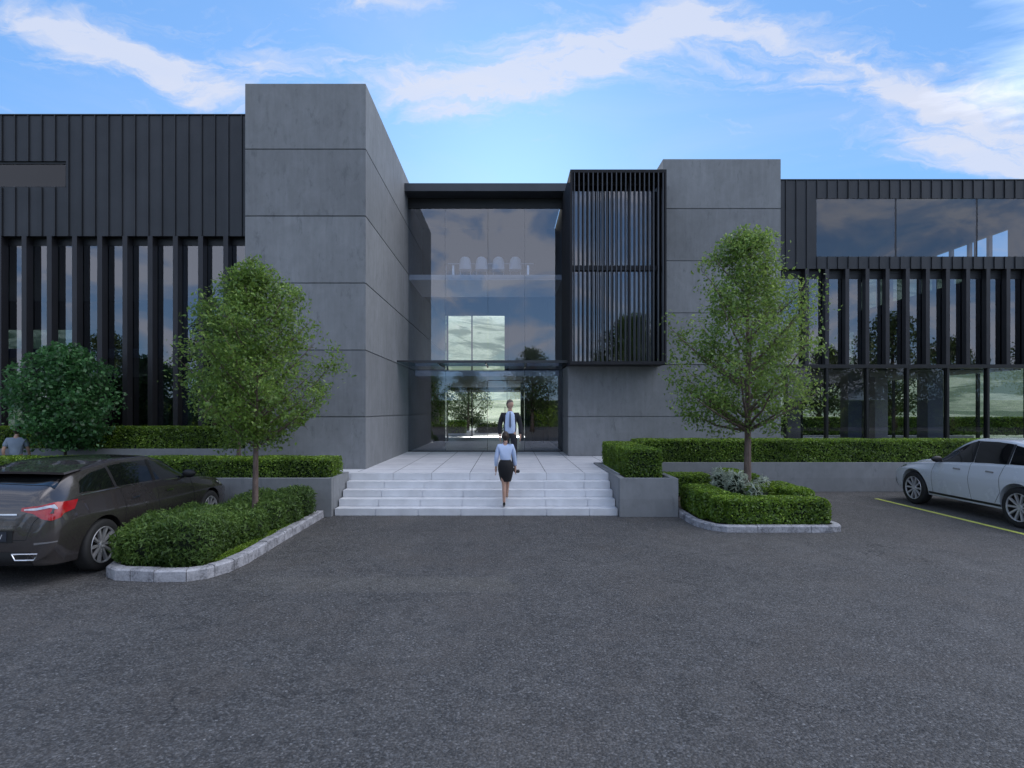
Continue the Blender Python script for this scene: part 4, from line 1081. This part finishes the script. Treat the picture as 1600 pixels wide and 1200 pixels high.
# ------------------------------------------------------------------ people
def skin(name, nodes, edges, root, mat, parent, sub=2, extra=None, sm=True):
    ids = list(nodes); me = bpy.data.meshes.new(name)
    me.from_pydata([nodes[k][0] for k in ids], [(ids.index(a), ids.index(b)) for a, b in edges], [])
    ob = bpy.data.objects.new('tmp_skin', me); COL.objects.link(ob)
    ob.modifiers.new('s', 'SKIN'); sl = me.skin_vertices[0].data if len(me.skin_vertices) else None
    if sl is None:
        ob.modifiers.clear(); bm = bmesh.new(); bm.from_mesh(me); bm.verts.layers.skin.verify(); bm.to_mesh(me); bm.free()
        ob.modifiers.new('s', 'SKIN'); sl = me.skin_vertices[0].data
    for i, k in enumerate(ids):
        r = nodes[k][1]; sl[i].radius = r if hasattr(r, '__len__') else (r, r); sl[i].use_root = (k == root)
    m2 = ob.modifiers.new('u', 'SUBSURF'); m2.levels = sub; m2.render_levels = sub
    bpy.context.view_layer.update()
    dg = bpy.context.evaluated_depsgraph_get(); res = bpy.data.meshes.new_from_object(ob.evaluated_get(dg))
    bpy.data.objects.remove(ob)
    if extra:
        bm = bmesh.new(); bm.from_mesh(res)
        for v_, f_ in extra:
            vv = [bm.verts.new(p) for p in v_]
            for f in f_:
                try: bm.faces.new([vv[i] for i in f])
                except ValueError: pass
        bm.to_mesh(res); bm.free()
    return link(name, res, mat, parent, smooth=0)
def head_geo(c, yaw, s=1.0):
    """head with brow, eye sockets, nose, lips, chin and ears, facing -y before the yaw"""
    nu, nv = 28, 20; vs = []; fs = []
    for j in range(nv+1):
        ph = math.pi*j/nv; 
        for i in range(nu):
            th = 2*math.pi*i/nu
            x = math.sin(ph)*math.sin(th); y = -math.sin(ph)*math.cos(th); z = math.cos(ph)
            X, Y, Z = x*.076, y*.098, z*.118
            if z < 0: X *= 1-.30*(-z)**1.4; Y *= (1-.15*(-z)) 
            fr = max(0, -y)**2
            g = lambda a, b, sa, sb: math.exp(-((x-a)/sa)**2-((z-b)/sb)**2)
            d = fr*(.020*g(0, -.12, .13, .18)+.012*g(0, -.20, .17, .08)-.010*g(.36, .03, .17, .10)-.010*g(-.36, .03, .17, .10)+.006*g(0, .20, .6, .1)+.007*g(0, -.48, .26, .06)+.007*g(0, -.60, .26, .05)-.004*g(0, -.54, .25, .03)+.010*g(0, -.85, .3, .16))
            Y -= d
            if abs(x) > .92 and -.25 < z < .15 and -.25 < y < .3: X *= 1.16
            vs.append((X*s, Y*s, Z*s))
    for j in range(nv):
        for i in range(nu): fs.append((j*nu+i, j*nu+(i+1) % nu, (j+1)*nu+(i+1) % nu, (j+1)*nu+i))
    c_, s_ = math.cos(yaw), math.sin(yaw)
    vs = [(c[0]+x*c_-y*s_, c[1]+x*s_+y*c_, c[2]+z) for x, y, z in vs]
    return vs, fs
def hand_nodes(nodes, edges, w, side, tag_, dirv=(0, 0, -1), fwd=(0, -1, 0)):
    """palm and five separate bent fingers growing from wrist key w"""
    W = Vector(nodes[w][0]); D = Vector(dirv).normalized(); F = Vector(fwd).normalized(); S = D.cross(F).normalized()
    palm = W+D*.055; nodes[tag_+'p'] = (tuple(palm), (.030, .014)); edges.append((w, tag_+'p'))
    for k, (o, L) in enumerate(((-.026, .066), (-.009, .076), (.009, .070), (.025, .055))):
        b = palm+D*.035+F*o*-1; m = b+D*L*.5; e = m+D*L*.42+S*(.018*side)
        for nm, p, r in (('a', b, .0095), ('b', m, .0085), ('c', e, .007)): nodes[f'{tag_}{k}{nm}'] = (tuple(p), r)
        edges.extend([(tag_+'p', f'{tag_}{k}a'), (f'{tag_}{k}a', f'{tag_}{k}b'), (f'{tag_}{k}b', f'{tag_}{k}c')])
    b = W+D*.03+F*.030; e = b+D*.035+F*.022; e2 = e+D*.028
    for nm, p, r in (('t1', b, .012), ('t2', e, .010), ('t3', e2, .008)): nodes[tag_+nm] = (tuple(p), r)
    edges.extend([(w, tag_+'t1'), (tag_+'t1', tag_+'t2'), (tag_+'t2', tag_+'t3')])
def hair_geo(c, yaw, s=1.0, back=True, low=-.2):
    vs, fs = head_geo((0, 0, 0), 0, s*1.0)
    out = []; keep = []
    for (x, y, z) in vs: out.append((x*1.12, y*1.10+.006, z*1.08+.006))
    for f in fs:
        cy = sum(vs[i][1] for i in f)/4/s; cz = sum(vs[i][2] for i in f)/4/s
        hairline = .055 if cy < -.03 else (.0 if cy < .0 else low)
        if cz > hairline: keep.append(f)
    c_, s_ = math.cos(yaw), math.sin(yaw)
    out = [(c[0]+x*c_-y*s_, c[1]+x*s_+y*c_, c[2]+z) for x, y, z in out]
    return out, keep
def shoe_geo(ankle, heel=.0, size=1.0, ydir=-1, toe_dz=0):
    x, y, z = ankle; vs = []; fs = []
    prof = [(-.06, .03, .05), (-.02, .036, .075), (.04, .036, .06), (.11, .042, .042), (.17, .034, .032), (.20, .012, .022)]
    n = 8
    for d, w, h in prof:
        base = z-.085+(heel*(1-min(1, (d+.06)/.2)))
        for k in range(n):
            a = 2*math.pi*k/n; vs.append((x+w*math.cos(a)*size, y+ydir*d*size, max(base, base+h*.5+h*.5*math.sin(a))))
    for i in range(len(prof)-1):
        for k in range(n): fs.append((i*n+k, i*n+(k+1) % n, (i+1)*n+(k+1) % n, (i+1)*n+k))
    fs += [tuple(range(n)), tuple(range((len(prof)-1)*n, len(prof)*n))]
    return vs, fs

def person_man():
    s = .945
    t = empty('person', (.03, 13.62, ZT), 0, 'man in open dark suit and tie standing at the top of the steps', 'person')
    t.scale = (s, s, s)
    N = {'pel': ((0, 0, .93), (.10, .07)), 'wai': ((0, .01, 1.08), (.09, .06)), 'che': ((0, .02, 1.28), (.10, .07)), 'nb': ((0, .01, 1.42), (.06, .055)), 'nk': ((0, -.005, 1.53), (.055, .055)), 'hd': ((0, -.01, 1.60), (.05, .05))}
    E = [('pel', 'wai'), ('wai', 'che'), ('che', 'nb'), ('nb', 'nk'), ('nk', 'hd')]
    for sd, k in ((-1, 'l'), (1, 'r')):
        N.update({'sh'+k: ((sd*.175, .015, 1.39), .042), 'el'+k: ((sd*.255, .03, 1.13), .038), 'wr'+k: ((sd*.25, -.03, .88), .027),
                  'hi'+k: ((sd*.095, 0, .90), .085), 'kn'+k: ((sd*.105, -.02*sd, .49), .055), 'an'+k: ((sd*.11, .05*sd, .085), .036)})
        E += [('che', 'sh'+k), ('sh'+k, 'el'+k), ('el'+k, 'wr'+k), ('pel', 'hi'+k), ('hi'+k, 'kn'+k), ('kn'+k, 'an'+k)]
        hand_nodes(N, E, 'wr'+k, sd, 'h'+k)
    yaw = R(38)
    skin('body', N, E, 'pel', M['skin'], t, 2, [head_geo((0, -.02, 1.655), yaw)])
    v, f = hair_geo((0, -.02, 1.655), yaw); MB().add(v, f).build('hair', M['greyhair'], t, smooth=0)
    P = {k: N[k] for k in ('pel', 'hil', 'hir', 'knl', 'knr', 'anl', 'anr')}
    P = {'pel': (N['pel'][0], (.15, .115)), 'wai': ((0, 0, 1.03), (.145, .11))}
    for sd, k in ((-1, 'l'), (1, 'r')):
        P['hi'+k] = (N['hi'+k][0], .100); P['kn'+k] = (N['kn'+k][0], .078); P['an'+k] = (N['an'+k][0], .066)
    skin('trousers', P, [('wai', 'pel'), ('pel', 'hil'), ('pel', 'hir'), ('hil', 'knl'), ('hir', 'knr'), ('knl', 'anl'), ('knr', 'anr')], 'pel', M['suit'], t)
    S = {'wai': ((0, -.012, .88), (.14, .112)), 'che': ((0, -.012, 1.28), (.16, .115)), 'nb': ((0, .0, 1.46), (.075, .068)), 'cl': ((0, -.005, 1.505), (.062, .062))}
    skin('shirt', S, [('wai', 'che'), ('che', 'nb'), ('nb', 'cl')], 'che', M['shirt'], t)
    J = {'hem': ((0, .03, .86), (.185, .125)), 'wai': ((0, .03, 1.10), (.165, .115)), 'che': ((0, .028, 1.30), (.185, .12)), 'nb': ((0, .045, 1.44), (.11, .07))}
    EJ = [('hem', 'wai'), ('wai', 'che'), ('che', 'nb')]
    for sd, k in ((-1, 'l'), (1, 'r')):
        J['sh'+k] = ((sd*.19, .015, 1.40), .075); J['el'+k] = ((sd*.26, .03, 1.13), .063); J['wr'+k] = ((sd*.253, -.025, .90), .048)
        EJ += [('che', 'sh'+k), ('sh'+k, 'el'+k), ('el'+k, 'wr'+k)]
    j = skin('jacket', J, EJ, 'che', M['suit'], t)
    # open the jacket front: push the front strip back to show the shirt
    for v in j.data.vertices:
        if v.co.y < -.03 and abs(v.co.x+.01) < .048 and v.co.z > .84: v.co.y = .03
    MB().add([(-.012, -.128, 1.47), (.012, -.128, 1.47), (.030, -.150, 1.12), (0, -.15, 1.06), (-.030, -.150, 1.12)], [(0, 1, 2, 3, 4)]).build('tie', M['tie'], t)
    for k in 'lr':
        v, f = shoe_geo(N['an'+k][0]); MB().add(v, f).build('shoe', M['shoe'], t, smooth=50)
person_man()

def person_woman():
    s = .93
    t = empty('person', (-.07, 12.02, .15), 0, 'woman in pale blue shirt and black skirt climbing the steps, seen from behind', 'person')
    t.scale = (s, s, s)
    # walking away (+y); right foot already on the next tread
    N = {'pel': ((0, .03, .96), (.125, .095)), 'wai': ((0, .03, 1.08), (.10, .08)), 'che': ((0, .05, 1.26), (.12, .09)), 'nb': ((0, .06, 1.40), (.07, .055)), 'nk': ((0, .065, 1.47), (.045, .045)), 'hd': ((0, .08, 1.55), (.045, .045))}
    E = [('pel', 'wai'), ('wai', 'che'), ('che', 'nb'), ('nb', 'nk'), ('nk', 'hd')]
    N.update({'shl': ((-.155, .05, 1.37), .045), 'ell': ((-.205, .02, 1.11), .034), 'wrl': ((-.215, .08, .87), .022),
              'shr': ((.155, .05, 1.37), .045), 'elr': ((.205, .10, 1.11), .034), 'wrr': ((.225, .16, .88), .022),
              'hil': ((-.07, .02, .90), .09), 'knl': ((-.028, .02, .50), .052), 'anl': ((-.030, -.02, .10), .031),
              'hir': ((.07, .05, .90), .09), 'knr': ((.045, .20, .56), .052), 'anr': ((.035, .24, .26), .031)})
    for k, sd in (('l', -1), ('r', 1)):
        E += [('che', 'sh'+k), ('sh'+k, 'el'+k), ('el'+k, 'wr'+k), ('pel', 'hi'+k), ('hi'+k, 'kn'+k), ('kn'+k, 'an'+k)]
        hand_nodes(N, E, 'wr'+k, sd, 'h'+k, fwd=(0, 1, 0))
        N['ca'+k] = (tuple(Vector(N['kn'+k][0]).lerp(Vector(N['an'+k][0]), .35)+Vector((0, -.01, 0))), .048)
        E.remove(('kn'+k, 'an'+k)); E += [('kn'+k, 'ca'+k), ('ca'+k, 'an'+k)]
    skin('body', N, E, 'pel', M['skin'], t, 2, [head_geo((0, .09, 1.585), math.pi, .93)])
    v, f = hair_geo((0, .09, 1.585), math.pi, .95, low=-.09); h = MB().add(v, f)
    h.lathe([(-.045, .002), (-.035, .03), (0, .045), (.035, .03), (.045, .002)], 12, 'z', (0, .0, 1.60)); h.build('hair', M['hair'], t, smooth=0)
    S = {'hem': ((0, .03, 1.02), (.128, .10)), 'wai': ((0, .03, 1.10), (.125, .098)), 'che': ((0, .05, 1.27), (.145, .11)), 'nb': ((0, .06, 1.41), (.085, .07)), 'cl': ((0, .065, 1.455), (.056, .056))}
    ES = [('hem', 'wai'), ('wai', 'che'), ('che', 'nb'), ('nb', 'cl')]
    for k in 'lr':
        for a, r in (('sh', .062), ('el', .052)): S[a+k] = (N[a+k][0], r)
        S['wr'+k] = (tuple(Vector(N['el'+k][0]).lerp(Vector(N['wr'+k][0]), .82)), .040)
        ES += [('che', 'sh'+k), ('sh'+k, 'el'+k), ('el'+k, 'wr'+k)]
    skin('shirt', S, ES, 'che', M['shirt'], t)
    # skirt as a tapering tube round hips and thighs
    mb = MB(); vs = []; n = 20; rows = [(1.07, .118, .095, .03, 0), (1.0, .155, .12, .03, 0), (.92, .178, .135, .035, 0), (.80, .170, .140, .05, .005), (.68, .145, .135, .07, .008), (.58, .118, .125, .085, .01)]
    for z, rx, ry, cy, cx in rows:
        for k in range(n):
            a = 2*math.pi*k/n; w = 1+.02*math.sin(a*5+z*9); vs.append((cx+rx*w*math.cos(a), cy+ry*w*math.sin(a), z))
    fs = [(i*n+k, i*n+(k+1) % n, (i+1)*n+(k+1) % n, (i+1)*n+k) for i in range(len(rows)-1) for k in range(n)]
    mb.add(vs, fs).build('skirt', M['skirt'], t, smooth=0)
    for k in 'lr':
        v, f = shoe_geo(N['an'+k][0], .05, .85, 1); sh = MB().add(v, f)
        a = N['an'+k][0]; sh.tube([(a[0], a[1]-.03, a[2]-.03), (a[0], a[1]-.045, a[2]-.085)], [.012, .005], 6)
        sh.build('shoe', M['shoe'] if k == 'l' else M['nude'], t, smooth=50)
    b = empty('clutch_bag', (.15, 12.2, .90), 0, 'small black clutch bag in the right hand of the climbing woman', 'bag')
    MB().box(-.035, .08, -.04, .05, -.045, .02).build('bag_body', M['shoe'], b, bevel=.012)
    MB().box(-.03, .075, -.042, -.0405, -.002, .004).build('clasp', M['chrome'], b)
person_woman()

def person_left():
    t = empty('person', (-11.04, 12.9, .3), R(200), 'person in a grey blue tee shirt walking between the two left hedges', 'person')
    t.scale = (.86, .86, .86)
    N = {'pel': ((0, 0, .95), (.13, .10)), 'wai': ((0, -.01, 1.10), (.12, .09)), 'che': ((0, -.02, 1.30), (.145, .10)), 'nb': ((0, -.04, 1.45), (.08, .065)), 'nk': ((0, -.06, 1.53), (.05, .05)), 'hd': ((0, -.08, 1.60), (.045, .045))}
    E = [('pel', 'wai'), ('wai', 'che'), ('che', 'nb'), ('nb', 'nk'), ('nk', 'hd')]
    for sd, k in ((-1, 'l'), (1, 'r')):
        N.update({'sh'+k: ((sd*.185, -.02, 1.41), .052), 'el'+k: ((sd*.24, .0+.08*sd, 1.14), .040), 'wr'+k: ((sd*.24, -.1+.1*sd, .92), .026),
                  'hi'+k: ((sd*.095, 0, .90), .085), 'kn'+k: ((sd*.10, -.12*sd, .50), .055), 'an'+k: ((sd*.10, -.05-.15*sd, .085), .036)})
        E += [('che', 'sh'+k), ('sh'+k, 'el'+k), ('el'+k, 'wr'+k), ('pel', 'hi'+k), ('hi'+k, 'kn'+k), ('kn'+k, 'an'+k)]
        hand_nodes(N, E, 'wr'+k, sd, 'h'+k)
    skin('body', N, E, 'pel', M['skin'], t, 2, [head_geo((0, -.10, 1.65), 0)])
    v, f = hair_geo((0, -.10, 1.65), 0); MB().add(v, f).build('hair', M['hair'], t, smooth=0)
    S = {'hem': ((0, 0, .93), (.15, .115)), 'wai': ((0, -.01, 1.10), (.145, .11)), 'che': ((0, -.02, 1.30), (.165, .12)), 'nb': ((0, -.035, 1.44), (.10, .08))}
    ES = [('hem', 'wai'), ('wai', 'che'), ('che', 'nb')]
    for k in 'lr':
        S['sh'+k] = (N['sh'+k][0], .075); S['el'+k] = (tuple(Vector(N['sh'+k][0]).lerp(Vector(N['el'+k][0]), .7)), .062); ES += [('che', 'sh'+k), ('sh'+k, 'el'+k)]
    skin('tee_shirt', S, ES, 'che', M['tee'], t)
    P = {'pel': (N['pel'][0], (.145, .11)), 'wai': ((0, 0, 1.0), (.14, .105))}
    for k in 'lr':
        P['hi'+k] = (N['hi'+k][0], .100); P['kn'+k] = (N['kn'+k][0], .075); P['an'+k] = (N['an'+k][0], .06)
    skin('trousers', P, [('wai', 'pel'), ('pel', 'hil'), ('pel', 'hir'), ('hil', 'knl'), ('hir', 'knr'), ('knl', 'anl'), ('knr', 'anr')], 'pel', M['jeans'], t)
    for k in 'lr':
        v, f = shoe_geo(N['an'+k][0]); MB().add(v, f).build('shoe', M['shoe'], t, smooth=50)
person_left()

# ------------------------------------------------------------------ sky, sun, camera
SUN_EL, SUN_AZ = R(21), R(-.3)      # azimuth from +Y, positive to the right
W = bpy.data.worlds.new('World'); SC.world = W; W.use_nodes = True
t = NT(W.node_tree); bg = t.n['Background']
sky = t.n.new('ShaderNodeTexSky'); sky.sky_type = 'NISHITA'; sky.sun_disc = False
sky.sun_elevation = SUN_EL; sky.sun_rotation = SUN_AZ
sky.air_density = 1.0; sky.dust_density = .3; sky.ozone_density = 2.0; sky.altitude = 0
d = t.n.new('ShaderNodeTexCoord').outputs['Generated']
sep = t.node('ShaderNodeSeparateXYZ', {0: d})
X, Y, Z = sep.outputs
ay = t.math('MAXIMUM', t.math('ABSOLUTE', Y), .08)
u = t.math('DIVIDE', X, ay); v = t.math('DIVIDE', Z, ay)
# warp
wn = t.node('ShaderNodeTexNoise', {'Vector': d, 'Scale': 3.0, 'Detail': 6.0, 'Roughness': .6})
wc = t.n.new('ShaderNodeSeparateColor'); t.l.new(wn.outputs['Color'], wc.inputs[0])
wn2 = t.node('ShaderNodeTexNoise', {'Vector': t.mapping(d, (1, 1, 2.2)), 'Scale': 8.0, 'Detail': 7.0, 'Roughness': .6})
wc2 = t.n.new('ShaderNodeSeparateColor'); t.l.new(wn2.outputs['Color'], wc2.inputs[0])
uw = t.math('ADD', u, t.math('ADD', t.math('MULTIPLY', t.math('SUBTRACT', wc.outputs[0], .5), .24), t.math('MULTIPLY', t.math('SUBTRACT', wc2.outputs[0], .5), .10)))
vw = t.math('ADD', v, t.math('ADD', t.math('MULTIPLY', t.math('SUBTRACT', wc.outputs[1], .5), .13), t.math('MULTIPLY', t.math('SUBTRACT', wc2.outputs[1], .5), .07)))
def streak(px, py, a, b, ang, amp):
    cu, cv = (px-795)/900, (641-py)/900; c, s = math.cos(R(ang)), math.sin(R(ang))
    du = t.math('SUBTRACT', uw, cu); dv = t.math('SUBTRACT', vw, cv)
    p = t.math('DIVIDE', t.math('ADD', t.math('MULTIPLY', du, c), t.math('MULTIPLY', dv, s)), a*1.25/900)
    q = t.math('DIVIDE', t.math('SUBTRACT', t.math('MULTIPLY', dv, c), t.math('MULTIPLY', du, s)), b*1.25/900)
    e = t.math('ADD', t.math('MULTIPLY', p, p), t.math('MULTIPLY', q, q))
    return t.math('MULTIPLY', t.math('POWER', 2.718, t.math('MULTIPLY', e, -1.0)), amp)
tot = None
AMP = .95
for st in ((110, 55, 110, 28, -14, .85), (250, 105, 130, 24, -22, 1.0), (400, 85, 90, 30, 4, .5), (30, 100, 60, 10, -4, .5),
           (690, 130, 130, 26, -6, .85), (840, 120, 150, 30, 8, 1.0), (980, 80, 120, 26, 28, .9), (1050, 30, 70, 30, 20, .55), (610, 5, 90, 14, -8, .7),
           (1210, 55, 110, 20, -8, .45), (1180, 110, 90, 16, 0, .35), (1400, 145, 120, 16, -14, .75), (1540, 185, 120, 34, -14, .95), (1150, 70, 230, 50, -6, .30), (1450, 165, 200, 45, -12, .22), (850, 90, 230, 45, 8, .20), (230, 80, 220, 45, -12, .24), (1470, 225, 120, 20, -6, .7), (1590, 250, 120, 20, 0, .6), (1460, 98, 14, 6, 0, .6)):
    s = streak(*st[:5], st[5]*AMP); tot = s if tot is None else t.math('ADD', tot, s)
wisp = t.noise(t.node('ShaderNodeCombineXYZ', {0: t.math('MULTIPLY', t.math('ADD', uw, t.math('MULTIPLY', vw, .4)), 1.0), 1: t.math('MULTIPLY', vw, 3.2), 2: 0.0}).outputs[0], 7.0, 10, .64, 1.1)
front = t.math('GREATER_THAN', Y, 0)
dens = t.math('ADD', t.math('MULTIPLY', t.math('MINIMUM', tot, 1.25), .95), t.math('MULTIPLY', t.math('SUBTRACT', wisp, .5), 2.3))
cf = t.math('MULTIPLY', t.ramp(dens, [(.20, (0,)*3), (.45, (.16,)*3), (.70, (.42,)*3), (1.0, (.80,)*3)]), front)
# veil: thin overall cirrus plus a cloudier sky behind the viewer, as the glass shows
zz = t.math('MAXIMUM', Z, .06)
cl = t.node('ShaderNodeCombineXYZ', {0: t.math('DIVIDE', X, zz), 1: t.math('DIVIDE', Y, zz), 2: 0.0}).outputs[0]
bn = t.noise(t.mapping(cl, (.75, .95, 1), (2.3, .4, 0)), 1.0, 8, .58, .5)
bnb = t.noise(t.mapping(d, (1, 1, 2.0), (.3, .2, .1)), 6.0, 9, .6, .5)
back = t.math('MULTIPLY', t.ramp(bnb, [(.42, (.14,)*3), (.50, (.42,)*3), (.58, (1,)*3)]), t.math('LESS_THAN', Y, 0))
thin = t.math('MULTIPLY', t.ramp(bn, [(.5, (0,)*3), (.8, (1,)*3)]), t.math('MULTIPLY', front, .22))
cov = t.math('MINIMUM', t.math('ADD', t.math('ADD', cf, back), thin), .93)
gm = t.node('ShaderNodeGamma', {'Color': sky.outputs[0], 'Gamma': .5})
skyc = t.mix(1.0, gm.outputs[0], (.70, 1.20, 1.90), 'MULTIPLY')
cloudc = t.mix(front, (4.5, 4.75, 5.5), (3.3, 3.45, 4.0))
col = t.mix(cov, skyc, cloudc)
# added bright bank unseen at upper right, to light paving and tower side
sky_fill = t.node('ShaderNodeVectorMath', {0: d, 1: Vector((.66, .0, .75)).normalized()}, operation='DOT_PRODUCT').outputs['Value']
fill_mask = t.ramp(t.math('ADD', sky_fill, t.math('MULTIPLY', t.math('SUBTRACT', bn, .5), .35)), [(.70, (0,)*3), (.92, (1,)*3)])
col = t.mix(fill_mask, col, (10.5, 10.8, 11.9))
t.l.new(col, bg.inputs[0]); bg.inputs[1].default_value = .10

sun = bpy.data.lights.new('sun', 'SUN'); sun.energy = 2.6; sun.angle = R(.53); sun.color = (1, .93, .82)
so = bpy.data.objects.new('sun', sun); COL.objects.link(so)
sd = Vector((math.sin(SUN_AZ)*math.cos(SUN_EL), math.cos(SUN_AZ)*math.cos(SUN_EL), math.sin(SUN_EL)))
so.rotation_euler = sd.to_track_quat('Z', 'Y').to_euler(); so.location = sd*60

cam = bpy.data.cameras.new('camera'); co = bpy.data.objects.new('camera', cam); COL.objects.link(co)
co.location = (0, 0, 2.18); co.rotation_euler = (R(90), 0, 0)
cam.sensor_width = 36; cam.lens = 900/1600*36; cam.shift_x = 5/1600; cam.shift_y = 41/1600
cam.clip_start = .05; cam.clip_end = 6000
SC.camera = co
SC.view_settings.view_transform = 'Standard'; SC.view_settings.look = 'None'
SC.view_settings.exposure = 1.2; SC.view_settings.gamma = 1
SC.render.engine = 'CYCLES'
SC.cycles.max_bounces = 10; SC.cycles.transparent_max_bounces = 24; SC.cycles.use_denoising = True
SC.cycles.sample_clamp_indirect = 6
